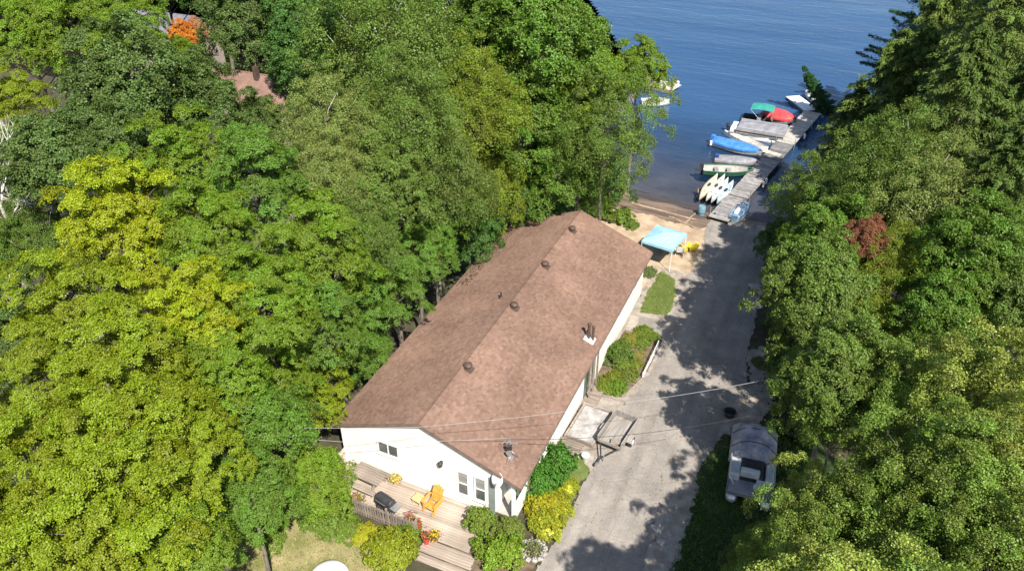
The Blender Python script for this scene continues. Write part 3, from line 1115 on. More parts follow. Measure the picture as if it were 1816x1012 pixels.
M_red = mat("red_glaze", (0.42, 0.03, 0.03), (0.6, 0.06, 0.05), 3, 0.3)
M_terra = mat("terracotta", (0.28, 0.12, 0.07), (0.4, 0.2, 0.12), 3, 0.8)
pot((1.50, -2.62, 0), .17, .42, M_red, "red pot with red flowers at the end of the picket fence", (.6, .08, .06), (.06, .1, .02), seed=1, spread=1.2, n=50)
pot((1.82, -2.35, 0), .17, .30, M_terra, "terracotta pot with a ball of orange flowers beside the red pot", (.78, .34, .02), (.1, .12, .02), seed=2, n=120, spread=1.2)
pot((-3.35, -2.05, 0), .15, .3, M_terra, "pot of yellowish foliage by the picket fence under the picnic table", (.45, .42, .06), (.16, .19, .03), seed=3, spread=2.4)
pot((-2.65, -2.02, 0), .15, .3, M_terra, "pot of coppery leaves by the fence left of the barbecue", (.4, .2, .05), (.14, .13, .03), seed=4, spread=2.2)
pot((0.28, -1.95, 0), .17, .35, M_terra, "bushy pot with pink flowers beside the barbecue's shelf", (.5, .12, .14), (.09, .11, .025), seed=5, spread=1.8, n=40)
pot((0.75, -2.05, 0), .13, .3, M_red, "small red potted geranium at the picket fence's right end", (.5, .04, .05), (.08, .12, .03), seed=6, spread=1.5, n=40)
pot((-1.62, -0.10, 0), .13, .26, M_palewood, "small yellow tub plant against the gable wall right of the picnic table", (.6, .42, .12), (.3, .26, .08), seed=7, spread=2.2)

litter("fallen_leaves", ((-4.95, 13.0), (-4.1, 21.5)), 420, lambda x, y: RZ - SLOPE * np.abs(x) + .03, (.06, .045, .02), "dark leaf litter lying on the roof's far left eave", 3)
# satellite dish and aerial
sdsh = thing("satellite_dish", "white satellite dish at the gable eave above the porch", "satellite dish", (3.95, 0.30, 2.45))
rot = Matrix.Rotation(R_(-18), 3, 'Z') @ Matrix.Rotation(R_(62), 3, 'X')
MB().lathe([(0.0, 0.0), (0.12, 0.008), (0.24, 0.035), (0.33, 0.075), (0.335, 0.085), (0.24, .05), (0.1, .02), (0, .012)], (0, -0.30, 0.25), 24, 1.0, 1.1, rot).build("reflector", M_white, sdsh, smooth=True)
MB().tube([(0, 0, -.1), (0, -0.15, .1), (0, -0.27, 0.22)], 0.022, 8).build("mount", M_steel, sdsh)
MB().tube([(0, -0.3, 0.0), (.05, -0.62, 0.22)], 0.014, 6).box((.05, -.64, .25), (.08, .1, .07)).build("feed_arm", M_steel, sdsh)
ae = thing("roof_aerial", "cluttered metal aerial mast standing on the roof near the front eave", "antenna", (4.05, 1.15, roof_z(4.05)))
MB().tube([(0, 0, -.02), (0, 0, 1.15)], 0.03, 8).build("mast", M_steel, ae)
for a in (0.6, 2.7, 4.8):
    MB().tube([(0, 0, .55), (.45 * math.cos(a), .45 * math.sin(a), .02 - SLOPE * .45 * math.cos(a))], 0.014, 6).build("stay", M_steel, ae)
MB().tube([(-.3, -.1, 1.0), (.35, .1, 1.0)], .015, 6).build("boom", M_steel, ae)
for i in range(5):
    x = -.26 + i * .14
    MB().tube([(x, -.25 + x * .3, 1.0), (x, .25 + x * .3, 1.0)], .009, 5).build("element", M_steel, ae)
MB().box((0, -.06, .75), (.2, .1, .28)).build("junction_box", M_dark, ae)
MB().lathe([(0, 0), (.12, .03), (.14, .06)], (0.02, -.16, .5), 14, rot=Matrix.Rotation(R_(80), 3, 'X')).build("small_dish", M_steel, ae)
fp = MB()
fp.box((0, 0, .04), (.3, .25, .03), ry=math.atan(SLOPE)).build("foot_plate", M_steel, ae)

# ------------------------------------------------------------------ cables
def cable(pts, sag, r, label, m):
    pts = [Vector(p) for p in pts]
    out = []
    for a, b in zip(pts[:-1], pts[1:]):
        for k in range(12):
            t = k / 12
            p = a.lerp(b, t)
            p.z -= sag * 4 * t * (1 - t)
            out.append(p)
    out.append(pts[-1])
    o = MB().tube(out, r, 6).build("utility_cable", m)
    tag(o, label, "cable", "overhead cables round the house")


M_cable = mat("cable_grey", (0.22, 0.22, 0.22), (0.3, 0.3, 0.3), 3, 0.5)
cable([at(300, 752, 7.2), at(740, 757, 6.6), at(1115, 713, 6.6), at(1420, 660, 7.4)], 0.12, 0.010, "long grey cable crossing over the roof and the driveway", M_cable)
cable([at(330, 752, 6.2), at(610, 783, 4.6), (4.05, 1.15, 4.3)], 0.1, 0.010, "lower cable from the left maples to the roof aerial", M_cable)
cable([(4.05, 1.15, 4.2), at(1120, 770, 5.0), at(1330, 737, 6.4)], 0.1, 0.012, "thin dark cable from the roof aerial over the trailer to the verge", M_dark)

# ------------------------------------------------------------------ beside the drive
bx_ = thing("timber_planter", "low timber framed bed with a pale mottled top beside the trailer", "planter", (5.75, 7.75, G(5.75, 7.75)), R_(-3))
M_pale = mat("pale_mottled_slab", (.20, .19, .185), (.40, .385, .38), 2.6, 0.8, 0.2, detail=9)
MB().box((0, 0, .16), (1.42, 2.55, .3)).build("slab_top", M_pale, bx_)
for s in (-1, 1):
    MB().box((s * .78, 0, .17), (.1, 2.85, .36)).build("frame_board", M_greywood, bx_)
    MB().box((0, s * 1.36, .17), (1.46, .1, .36)).build("frame_board", M_greywood, bx_)
pl = thing("pallet", "flat weathered wooden pallets on the gravel before the timber bed", "pallet", (5.35, 5.55, G(5.35, 5.5) + .02), R_(-4))
bpl = MB().box((0, 0, .13), (1.35, .14, .024)).mesh("board")
for i in range(9):
    piece("board", bpl, M_greywood, pl, (rnd.uniform(-.02, .02), -.66 + i * .165, 0))
for x in (-.6, 0, .6):
    MB().box((x, 0, .055), (.09, 1.42, .11)).build("runner", M_greywood, pl)
bk = thing("bucket", "round white lidded bucket in front of the trailer's left wheel", "bucket", (6.42, 5.35, G(6.4, 5.3)))
MB().lathe([(.15, 0), (.19, .36), (.0, .36)], n=18).build("body", mat("grey_pail", (.3, .3, .3), (.4, .4, .4), 3, .5), bk)
MB().lathe([(.205, .35), (.21, .39), (.17, .41), (0, .41)], n=18).build("lid", M_white, bk)

tlz = G(7.5, 7.4)
tl = thing("utility_trailer", "small open grey utility trailer parked on the driveway's edge", "trailer", (7.45, 7.55, tlz), R_(-7))
M_tgrey = mat("grey_timber_bed", (.19, .175, .16), (.32, .295, .27), 2.2, .85, .3, stretch=(3, .3, 1), island=.1)
for i in range(9):
    MB().box((-.56 + i * .14, 0, .52), (.135, 2.2, .03)).build("floor_board", M_tgrey, tl)
MB().box((-.66, 0, .74), (.04, 2.25, .42)).build("side_panel", M_tgrey, tl)
MB().box((.66, 0, .74), (.04, 2.25, .42)).build("side_panel", M_tgrey, tl)
MB().box((0, 1.12, .74), (1.28, .04, .42)).build("tailboard", M_tgrey, tl)
MB().box((0, -1.12, .62), (1.28, .04, .18)).build("headboard", M_tgrey, tl)
fr = MB()
for x in (-.55, .55):
    fr.box((x, 0, .46), (.07, 2.2, .08))
for y in (-1, 0, 1):
    fr.box((0, y, .46), (1.03, .07, .07))
fr.build("chassis", M_dark, tl)
for s in (-1, 1):
    wl = MB().tube([(s * .72, -.05, .29), (s * .9, -.05, .29)], .29, 20).build("wheel", M_dark, tl)
    MB().tube([(s * .895, -.05, .29), (s * .915, -.05, .29)], .16, 14).build("rim", M_white, wl)
    MB().add([(s * .69, -.42, .5), (s * .93, -.42, .5), (s * .93, -.25, .65), (s * .69, -.25, .65), (s * .69, .15, .65), (s * .93, .15, .65), (s * .69, .32, .5), (s * .93, .32, .5)], [(0, 1, 2, 3), (3, 2, 5, 4), (4, 5, 7, 6)]).build("mudguard", M_tgrey, tl)
dw = MB().tube([(-.5, -1.1, .46), (-.03, -2.0, .44), (-.03, -2.5, .44)], .04, 8).tube([(.5, -1.1, .46), (.03, -2.0, .44)], .04, 8)
dw.build("drawbar", M_dark, tl)
MB().tube([(.1, -1.95, 0.02), (.1, -1.95, .62)], .03, 8).build("jockey_stand", M_steel, tl)
MB().box((-.02, -2.55, .45), (.1, .22, .08)).build("coupling", M_steel, tl)
MB().box((.25, -.85, .62), (.5, .35, .16), rz=.3).build("tool_tray", M_greywood, tl)

lt = thing("lattice_fence", "low white lattice fence on the garden bed's drive side", "fence", (7.28, 14.8, G(7.28, 14.8)), R_(89.5))
for s in (-1, 1):
    for i in range(20):
        x = -1.55 + i * .16
        MB().box((x, s * .008, .26), (.025, .01, .62), ry=s * R_(38)).build("slat", M_white, lt)
for z in (.03, .52):
    MB().box((0, 0, z), (3.3, .03, .05)).build("rail", M_white, lt)
for x in (-1.65, 0, 1.65):
    MB().box((x, 0, .25), (.06, .06, .62)).build("post", M_white, lt)
edg = thing("bed_edging", "dark timber edging round the garden bed by the side door", "edging", (6.0, 12.5, G(6, 12.5)))
MB().box((0.0, -1.85, .08), (2.2, .1, .2)).build("board", M_greywood, edg)
MB().box((1.02, -.5, .06), (.1, 2.7, .2), rz=R_(-14)).build("board", M_greywood, edg)
MB().box((.1, 4.9, -.18), (2.3, .1, .22)).build("board", M_greywood, edg)

# round stone ring and rocks
M_stone = mat("stone", (.22, .21, .20), (.42, .40, .38), 2.5, .9, .5, island=.2)


def rock_mesh(seed, n=1):
    rs = random.Random(seed)
    bm = bmesh.new()
    bmesh.ops.create_icosphere(bm, subdivisions=2, radius=1)
    for v in bm.verts:
        k = 1 + .18 * math.sin(v.co.x * 4 + seed) + .16 * math.sin(v.co.y * 5 + seed * 2) + rs.uniform(-.09, .09)
        v.co *= k
        v.co.z *= .62
    me = bpy.data.meshes.new("rock")
    bm.to_mesh(me)
    bm.free()
    return me


ROCKS = [rock_mesh(i) for i in range(4)]
rg = thing("stone_planter", "round planter ringed with grey stones at the front garden's corner", "planter", (*at(945, 975, -.1)[:2], -.15))
for i in range(12):
    a = i * math.pi / 6
    piece("stone", ROCKS[i % 4], M_stone, rg, (.55 * math.cos(a), .55 * math.sin(a), .08), (0, 0, i * 1.3), (.17, .14, .2))
rsd = np.random.RandomState(5)
c = rsd.normal(size=(500, 3)) * [.25, .25, .1] + [0, 0, .25]
f = piece("foliage", quads_mesh("foliage", leaf_quads(c, nrm(rsd.normal(size=c.shape) * .5 + [0, 0, 1]), rsd.uniform(.06, .12, 500), rsd), {"leafvar": rsd.uniform(0, 1, 500), "padvar": rsd.uniform(0, 1, 500)}), M_leaf, rg)
f.color = (.16, .17, .07, 1)
for i, (u, v, s, lb) in enumerate([(1165, 938, .3, "largest pale rock at the driveway's near right edge"), (1172, 962, .24, "flat pale rock beside the largest rock on the drive edge"), (1150, 925, .18, "small rock uppermost of those on the drive edge"), (1185, 945, .2, "small rock on the grass side of the driveway rocks"),
                                   (1345, 545, .3, "pale boulder at the drive's shaded edge near the beach"), (1322, 665, .25, "rock beside the drive under the overhead cable")]):
    p = atg(u, v)
    o = bpy.data.objects.new("rock", ROCKS[i % 4])
    o.location = (p[0], p[1], p[2] + s * .25)
    o.rotation_euler = (0, 0, i * 1.9)
    o.scale = (s, s * .8, s)
    COL.objects.link(o)
    tag(o, lb, "rock", "rocks along the driveway")
tb = thing("rubber_tub", "round black tub standing at the driveway's shaded right edge", "tub", atg(1293, 738))
MB().lathe([(.26, 0), (.33, .36), (.36, .36), (.36, .40), (.31, .40), (.26, .06), (0, .05)], n=20).build("body", M_dark, tb)
for s in (-1, 1):
    MB().tube([(s * .34, -.1, .36), (s * .44, -.08, .38), (s * .44, .08, .38), (s * .34, .1, .36)], .018, 6).build("handle", M_dark, tb)
wt = thing("water_tank", "white domed tank on the dry lawn at the picture's bottom edge", "tank", (-1.35, -6.15, G(-1.3, -6)))
MB().lathe([(.85, 0), (.88, .1), (.88, .5), (.8, .62), (.55, .72), (.2, .77), (0, .78)], n=32).build("shell", M_white, wt, smooth=True)
MB().lathe([(.2, .76), (.2, .82), (.0, .84)], n=20).build("lid", M_white, wt)
pt2 = [at(740, 992, -.3), at(800, 1000, -.3), at(840, 1050, -.3), at(740, 1050, -.3)]
pv = thing("brick_path", "pinkish brick paving at the foot of the deck steps", "path", (2.0, -4.9, -.16))
M_brick = mat("pink_brick", (.30, .17, .12), (.42, .27, .2), 3, .85, .2, island=.22)
br = MB().box((0, 0, 0), (.21, .10, .05)).mesh("brick")
for i in range(11):
    for j in range(12):
        piece("brick", br, M_brick, pv, (-1.25 + i * .22 + (.11 if j % 2 else 0), -.75 + j * .11, rnd.uniform(-.004, .004)))

# ------------------------------------------------------------------ beach: canopy, chairs, bins
tz = G(4.7, 27.4)
tent = thing("beach_canopy", "pale turquoise square canopy tent on the sand behind the bungalow", "canopy", (4.65, 27.5, tz), R_(-9))
M_turq = mat("turquoise_cloth", (.22, .42, .54), (.28, .50, .62), 1.5, .7, .15, 5)
cv = MB()
hw, hd, ht = 1.2, 1.35, 1.98
n = 8
ring = []
for i in range(n + 1):
    for j in range(n + 1):
        a, b = i / n * 2 - 1, j / n * 2 - 1
        h = ht + .42 * (1 - max(abs(a), abs(b))) - .05 * (1 - a * a) * (1 if abs(b) == 1 else 0) + rnd.uniform(-.012, .012)
        ring.append((a * hw, b * hd, h))
fs = [(i * (n + 1) + j, (i + 1) * (n + 1) + j, (i + 1) * (n + 1) + j + 1, i * (n + 1) + j + 1) for i in range(n) for j in range(n)]
cv.add(ring, fs)
for s in (-1, 1):
    for i in range(n):
        a, b = -1 + 2 * i / n, -1 + 2 * (i + 1) / n
        cv.add([(a * hw, s * hd, ht - .01), (b * hw, s * hd, ht - .01), (b * hw, s * (hd + .02), ht - .2), (a * hw, s * (hd + .02), ht - .2)], [(0, 1, 2, 3)])
        cv.add([(s * hw, a * hd, ht - .01), (s * hw, b * hd, ht - .01), (s * (hw + .02), b * hd, ht - .2), (s * (hw + .02), a * hd, ht - .2)], [(0, 1, 2, 3)])
cv.build("canopy", M_turq, tent)
lg = MB().tube([(0, 0, 0), (0, 0, ht)], .022, 8).mesh("leg")
for a in (-1, 1):
    for b in (-1, 1):
        piece("leg", lg, M_white, tent, (a * (hw - .03), b * (hd - .03), 0))


def camp_chair(loc, rz, m, label):
    t = thing("camp_chair", label, "chair", loc, rz, "folding chairs in the canopy's shade")
    MB().add([(-.26, -.25, .44), (.26, -.25, .44), (.24, .2, .38), (-.24, .2, .38), (-.26, -.25, .42), (.26, -.25, .42), (.24, .2, .36), (-.24, .2, .36)], [(0, 1, 2, 3), (7, 6, 5, 4), (0, 4, 5, 1)]).build("seat", m, t)
    MB().add([(-.24, .2, .38), (.24, .2, .38), (.26, .36, .95), (-.26, .36, .95), (-.24, .23, .38), (.24, .23, .38), (.26, .39, .95), (-.26, .39, .95)], [(0, 1, 2, 3), (7, 6, 5, 4), (3, 2, 6, 7)]).build("backrest", m, t)
    for s in (-1, 1):
        MB().tube([(s * .28, -.28, 0), (s * .28, .24, .42), (s * .27, .38, .96)], .014, 6).build("frame", M_steel, t)
        MB().tube([(s * .28, .3, 0), (s * .28, -.26, .45), (s * .29, -.26, .62), (s * .29, .28, .62)], .014, 6).build("frame", M_steel, t)
    return t


M_cham = mat("grey_blue_fabric", (.22, .30, .34), (.4, .46, .48), 4, .8)
p = atg(1186, 452)
camp_chair(p, R_(150), M_cham, "grey blue folding chair under the canopy's near corner")
camp_chair((p[0] + .7, p[1] + .3, G(p[0] + .7, p[1] + .3)), R_(200), mat("pale_grey_fabric", (.45, .45, .46), (.6, .6, .6), 4, .8), "pale grey folding chair in the canopy's shade nearest the yellow chairs")
M_yel = mat("yellow_paint", (.62, .50, .02), (.78, .66, .04), 3, .5, .1)
p = atg(1207, 447)
adirondack((p[0], p[1], p[2]), R_(165), "bright yellow armchair on the sand nearest the turquoise canopy", M_yel, group="yellow beach chairs")
p = atg(1226, 445)
adirondack((p[0] + .1, p[1], p[2]), R_(205), "bright yellow armchair at the road side of its twin", M_yel, group="yellow beach chairs")
p = atg(1243, 381)
bn = thing("barrel", "blue grey plastic barrel on the shore by the dock's foot", "barrel", p)
MB().lathe([(.27, 0), (.31, .15), (.33, .42), (.31, .7), (.27, .84), (.24, .84), (.24, .80), (0, .80)], n=18).build("body", mat("blue_plastic", (.10, .20, .27), (.17, .29, .36), 3, .4), bn)
MB().tube([(.335, 0, .28), (-.335, 0, .281)], .001, 4).lathe([(.335, .26), (.345, .28), (.335, .3)], n=18).build("hoop", M_dark, bn)
M_drift = mat("driftwood", (.2, .15, .11), (.36, .28, .21), 3, .9, .4)
for i, (a, b, r, lb) in enumerate([((1120, 362), (1235, 392), .09, "long driftwood log along the beach's water line"), ((1185, 385), (1240, 408), .07, "shorter driftwood log lying nearer the canopy"), ((1212, 398), (1238, 375), .06, "slanting orange brown plank leaning by the blue barrel")]):
    p, q = Vector(atg(*a)), Vector(atg(*b))
    pts = [p.lerp(q, t) + Vector((rnd.uniform(-.08, .08), rnd.uniform(-.08, .08), r * .8 + .02)) for t in np.linspace(0, 1, 7)]
    tag(MB().tube(pts, [r, r * 1.1, r, r * .95, r * .9, r * .8, r * .6], 8).build("driftwood", M_drift), lb, "log", "driftwood on the beach")

# ------------------------------------------------------------------ dock
D0, D1 = Vector((7.2, 35.4)), Vector((11.55, 62.0))
dv = (D1 - D0)
DL = dv.length
drz = math.atan2(dv.y, dv.x) - math.pi / 2
DZ = -1.35
dock = thing("dock", "long narrow floating plank dock running out into the lake", "dock", (D0.x, D0.y, DZ), drz)
secs = [(0, 4.6, M_dockwood), (4.65, 9.4, M_dockwood), (9.45, 13.2, M_dockwood), (13.25, 17.6, mat("dark_dock_wood", (.10, .10, .105), (.19, .185, .185), 2, .8, .2, island=.25)), (17.65, DL, mat("pale_dock_wood", (.30, .285, .265), (.44, .42, .39), 2, .8, .2, island=.2))]
DW = 1.65
for a, b, m in secs:
    s = MB()
    for sx in (-1, 1):
        s.box((sx * (DW / 2 - .04), (a + b) / 2, -.14), (.08, b - a - .04, .2))
    so = s.build("section_frame", M_dark if m is not M_tanwood else M_greywood, dock)
    pm = MB()
    y = a + .08
    while y < b - .05:
        pm.box((rnd.uniform(-.015, .015), y, -.015 + rnd.uniform(-.004, .004)), (DW + .06, .138, .035))
        y += .15
    pm.build("planks", m, so, kind="stuff")
for y in (0.6, 5.0, 9.4, 13.2, 17.6, 23.6):
    for sx in (-1, 1):
        MB().tube([(sx * (DW / 2 + .08), y, -1.6), (sx * (DW / 2 + .08), y, .55)], .035, 8).build("post", M_steel, dock)
fl = MB()
for y in np.arange(1.5, DL, 2.8):
    fl.box((0, y, -.38), (1.2, 1.3, .36))
fl.build("floats", M_dark, dock)
M_fender = M_white
for i, y in enumerate((8.2, 9.0, 20.5)):
    MB().lathe([(0, -.3), (.1, -.24), (.12, 0), (.1, .24), (0, .3)], (DW / 2 + .2, y, -.12), 10).build("fender", M_white, dock)
fg = thing("finger_dock", "narrow pale finger dock between the blue covered boat and the pontoon boat", "dock", (*at(1388, 277, DZ)[:2], DZ), R_(163))
for k in range(24):
    MB().box((.3 + k * .15, 0, 0), (.135, .62, .035)).build("plank", M_tanwood, fg)
MB().box((2.0, 0, -.1), (3.7, .5, .14)).build("frame", M_greywood, fg)

# ------------------------------------------------------------------ boats
WZ = WATER


def ring(x, b, keel, gun, flat=.55, n=6):
    """one station of a hull, open at the top: gunwale to gunwale"""
    pr = [(-1, gun), (-.94, gun * .45 + keel * .55), (-flat, keel * .92 + gun * .08), (0, keel), (flat, keel * .92 + gun * .08), (.94, gun * .45 + keel * .55), (1, gun)]
    return [(x, b * p, z) for p, z in pr]


def hull(L, B, H, keel=-.15, bow=1.0, transom=.85, sheer=.15, double=False):
    st = []
    for t in np.linspace(0, 1, 13):
        x = (t - .5) * L
        if double:
            w = math.sin(math.pi * min(max(t, .012), .988)) ** .75
            sh = sheer * abs(2 * t - 1) ** 2.5
            kz = keel + .25 * H * abs(2 * t - 1) ** 6
        else:
            w = transom + (1 - transom) * min(1, t * 3) if t < .45 else max(.02, (1 - ((t - .45) / .55) ** 2.4)) ** .85
            sh = sheer * t ** 2
            kz = keel + (H * .55) * max(0, t - .6) ** 2 / .16
        st.append(ring(x, B / 2 * w, kz, H + sh, .55))
    return st


def inset(st, k=.86, floor=.1):
    out = []
    for r in st[0:]:
        g = r[0][2]
        b = r[-1][1]
        out.append([(r[0][0] * .97, -b * k, g - .01), (r[0][0] * .95, -b * k * .85, floor), (r[0][0] * .95, b * k * .85, floor), (r[0][0] * .97, b * k, g - .01)])
    return out


def gunwale(st, r):
    mb = MB()
    for s in (0, -1):
        mb.tube([q[s] for q in st], r, 6)
    return mb


def outboard(parent, x, z, m=None):
    MB().box((x - .12, 0, z + .28), (.34, .28, .36), taper=.8).build("outboard_motor", m or M_dark, parent)
    MB().box((x - .1, 0, z - .2), (.14, .1, .7)).build("outboard_leg", M_dark, parent)


def boat(name, label, cat, end0, end1, B, H, m, z=WZ, keel=-.15, group="boats moored along the dock", L=None, **kw):
    """stern at photograph position end0, bow at end1"""
    a, b = Vector(at(*end0, z + H)), Vector(at(*end1, z + H))
    L = L or (b - a).length
    c = (a + b) / 2
    t = thing(name, label, cat, (c.x, c.y, z), math.atan2(b.y - a.y, b.x - a.x), group)
    st = hull(L, B, H, keel, **kw)
    h = MB().loft(st, closed=False, caps=True)
    h.build("hull", m, t, smooth=False)
    return t, st, L


def cover(st, lift, m, parent, peak=.5, t0=0, t1=None, name="cover", seed=1):
    rs = random.Random(seed)
    rings = []
    sel = st[t0:t1]
    for i, r in enumerate(sel):
        g, b, x = r[0][2], r[-1][1], r[0][0]
        k = lift * (math.sin(math.pi * (i + .5) / len(sel)) ** .7)
        rr = [(x, -b * 1.05, g - .16), (x, -b * 1.04, g + .02)]
        for q in (-.66, -.33, 0, .33, .66):
            rr.append((x, b * q, g + .04 + k * (1 - abs(q) ** 1.5) + rs.uniform(-.03, .03)))
        rr += [(x, b * 1.04, g + .02), (x, b * 1.05, g - .16)]
        rings.append(rr)
    return MB().loft(rings, closed=False, caps=True).build(name, m, parent)


M_blue = mat("blue_tarp", (.035, .14, .42), (.07, .23, .58), 1.6, .55, .4, 6)
M_redc = mat("red_tarp", (.50, .035, .045), (.66, .07, .075), 1.6, .55, .4, 6)
M_greyc = mat("grey_tarp", (.16, .16, .185), (.27, .27, .29), 1.2, .6, .4, 5)
M_tealc = mat("teal_canvas", (.02, .19, .16), (.04, .28, .235), 2, .65, .3, 6)
M_greenh = mat("green_hull", (.014, .055, .035), (.03, .095, .06), 3, .3)
M_greyh = mat("grey_hull", (.12, .12, .125), (.2, .2, .205), 3, .4)
M_alu = mat("aluminium", (.46, .47, .48), (.62, .63, .64), 3, .4, metal=.6)
M_boatin = mat("boat_interior", (.30, .28, .26), (.45, .43, .41), 4, .7)

# green fishing boat
t, st, L = boat("motor_boat", "dark green open boat with outboard, nearest the shore end", "boat", (1247, 297), (1336, 302), 1.55, .55, M_greenh)
MB().loft(inset(st[:12]), closed=False, caps=False).build("liner", M_boatin, t)
gunwale(st, .03).build("gunwale", mat("green_rail", (.05, .16, .09), (.09, .22, .13), 3, .4), t)
for x in (-1.0, 0.1):
    MB().box((x, 0, .36), (.35, 1.2, .08)).build("bench", M_greyc, t)
outboard(t, -L / 2, .5)
# grey covered boat beside it
t, st, L = boat("motor_boat", "low grey boat with slate cover between the green and blue boats", "boat", (1268, 279), (1345, 287), 1.5, .42, M_greyh)
cover(st, .16, M_greyc, t, seed=3)
MB().box((-L / 2 + .2, 0, .62), (.3, .5, .26)).build("engine_cover", mat("navy_cover", (.02, .03, .13), (.04, .06, .2), 3, .5), t)
# blue covered boat
t, st, L = boat("motor_boat", "open boat under a bright blue tarpaulin cover", "boat", (1267, 246), (1352, 270), 1.75, .6, M_alu)
cover(st, .32, M_blue, t, seed=4, t1=12)
MB().box((-L / 2 - .12, 0, .72), (.5, .5, .5), taper=.75).build("outboard_cover", M_blue, t, bevel=.05)
MB().box((-L / 2 - .1, 0, .2), (.14, .12, .7)).build("outboard_leg", M_dark, t)
MB().tube([(-L / 2 + .1, -.9, .3), (-L / 2 + .1, -.9, .7)], .12, 10).build("fender", M_white, t)
# white slim boat
t, st, L = boat("rowing_boat", "slim white open rowing boat on the lake side of the blue covered boat", "boat", (1285, 233), (1362, 262), 1.05, .38, M_white, double=True)
MB().loft(inset(st[1:12], .84, .08), closed=False, caps=False).build("liner", mat("cream_fibreglass", (.55, .50, .44), (.7, .65, .58), 3, .5), t)
for x in (-.9, .5):
    MB().box((x, 0, .28), (.25, .8, .04)).build("thwart", M_tanwood, t)
# little pedal boat, white and rusty orange
t, st, L = boat("pedal_boat", "small white pedal boat with orange red panels beside the pontoon boat", "boat", (1311, 232), (1366, 247), 1.25, .36, M_white)
MB().box((.3, 0, .40), (1.2, .8, .06)).build("deck_panel", mat("faded_orange", (.42, .17, .10), (.56, .27, .18), 3, .5), t)
for y in (-.28, .28):
    MB().box((-.35, y, .48), (.42, .4, .12)).box((-.56, y, .66), (.1, .4, .4), ry=R_(-14)).build("seat", M_white, t)
MB().box((-.9, 0, .42), (.5, .7, .1)).build("rear_deck", M_dark, t)


def tube_pontoon(L, r, y, z):
    mb = MB()
    xs = [(-L / 2, .6), (-L / 2 + .15, .95), (-L / 2 + .4, 1), (L / 2 - .9, 1), (L / 2 - .35, .8), (L / 2 - .05, .3)]
    mb.tube([(x, y, z + (r * .35 if i == 5 else 0)) for i, (x, k) in enumerate(xs)], [r * k for x, k in xs], 12)
    return mb


a, b = Vector(at(1294, 219, -1.0)), Vector(at(1400, 236, -1.0))
L = (b - a).length
c = (a + b) / 2
t = thing("pontoon_boat", "largest boat, a silver pontoon boat under a grey cover", "boat", (c.x, c.y, WZ), math.atan2(b.y - a.y, b.x - a.x), "boats moored along the dock")
for y in (-.95, .95):
    tube_pontoon(L, .3, y, .05).build("pontoon", M_alu, t, smooth=True)
MB().box((0, 0, .42), (L - .3, 2.4, .1)).build("platform", M_greyh, t)
MB().box((.25, -1.19, .78), (L - 1.3, .035, .5)).build("side_panel", M_alu, t)
MB().box((.25, 1.19, .78), (L - 1.3, .035, .5)).build("side_panel", M_alu, t)
MB().box((.25, -1.215, .70), (L - 1.3, .02, .14)).build("dark_stripe", M_dark, t)
for s in (-1, 1):
    MB().tube([(-L / 2 + .9, s * 1.2, .45), (-L / 2 + .9, s * 1.2, 1.1), (L / 2 - .35, s * 1.2, 1.1), (L / 2 - .35, s * 1.2, .45)], .025, 6).build("rail", M_alu, t)
rings = []
rs = random.Random(9)
for i, x in enumerate(np.linspace(-L / 2 + 1.0, L / 2 - .3, 12)):
    k = math.sin(math.pi * (i + .6) / 12.2) ** .5
    rings.append([(x, -1.23, .88), (x, -1.2, 1.1)] + [(x, q * 1.2, 1.12 + .24 * k * (1 - abs(q)) + rs.uniform(-.035, .035)) for q in (-.7, -.35, 0, .35, .7)] + [(x, 1.2, 1.1), (x, 1.23, .88)])
MB().loft(rings, closed=False).build("cover", M_greyc, t)
MB().box((-L / 2 + .55, -.5, .62), (.55, .9, .32)).box((-L / 2 + .55, .6, .62), (.55, .7, .32)).build("rear_bench", M_white, t)
outboard(t, -L / 2 - .05, .45)
# boat with teal bimini
a, b = Vector(at(1316, 203, -1.2)), Vector(at(1392, 216, -1.2))
c = (a + b) / 2
t, st, L = boat("motor_boat", "dark motor boat shaded by a teal bimini top behind the pontoon boat", "boat", (1318, 205), (1398, 217), 1.9, .6, M_greyh)
MB().loft(inset(st[:11]), closed=False, caps=False).build("liner", M_dark, t)
rings = []
for x in np.linspace(-1.55, .7, 7):
    k = .14 * (1 - ((x + .42) / 1.15) ** 2)
    rings.append([(x, q * .98, 1.72 + k + .12 * (1 - q * q)) for q in np.linspace(-1, 1, 9)] + [(x, q * .96, 1.68 + k + .12 * (1 - q * q)) for q in np.linspace(1, -1, 9)])
MB().loft(rings).build("bimini_top", M_tealc, t)
for s in (-1, 1):
    MB().tube([(-.3, s * .93, .62), (-1.5, s * .95, 1.7)], .018, 6).build("bimini_frame", M_alu, t)
    MB().tube([(-.3, s * .93, .62), (.65, s * .95, 1.7)], .018, 6).build("bimini_frame", M_alu, t)
MB().box((-.6, 0, .55), (.4, 1.3, .4)).build("seat", M_greyc, t)
MB().add([(.75, -.8, .62), (.75, .8, .62), (.5, .7, 1.0), (.5, -.7, 1.0)], [(0, 1, 2, 3)]).build("windscreen", M_glass, t)
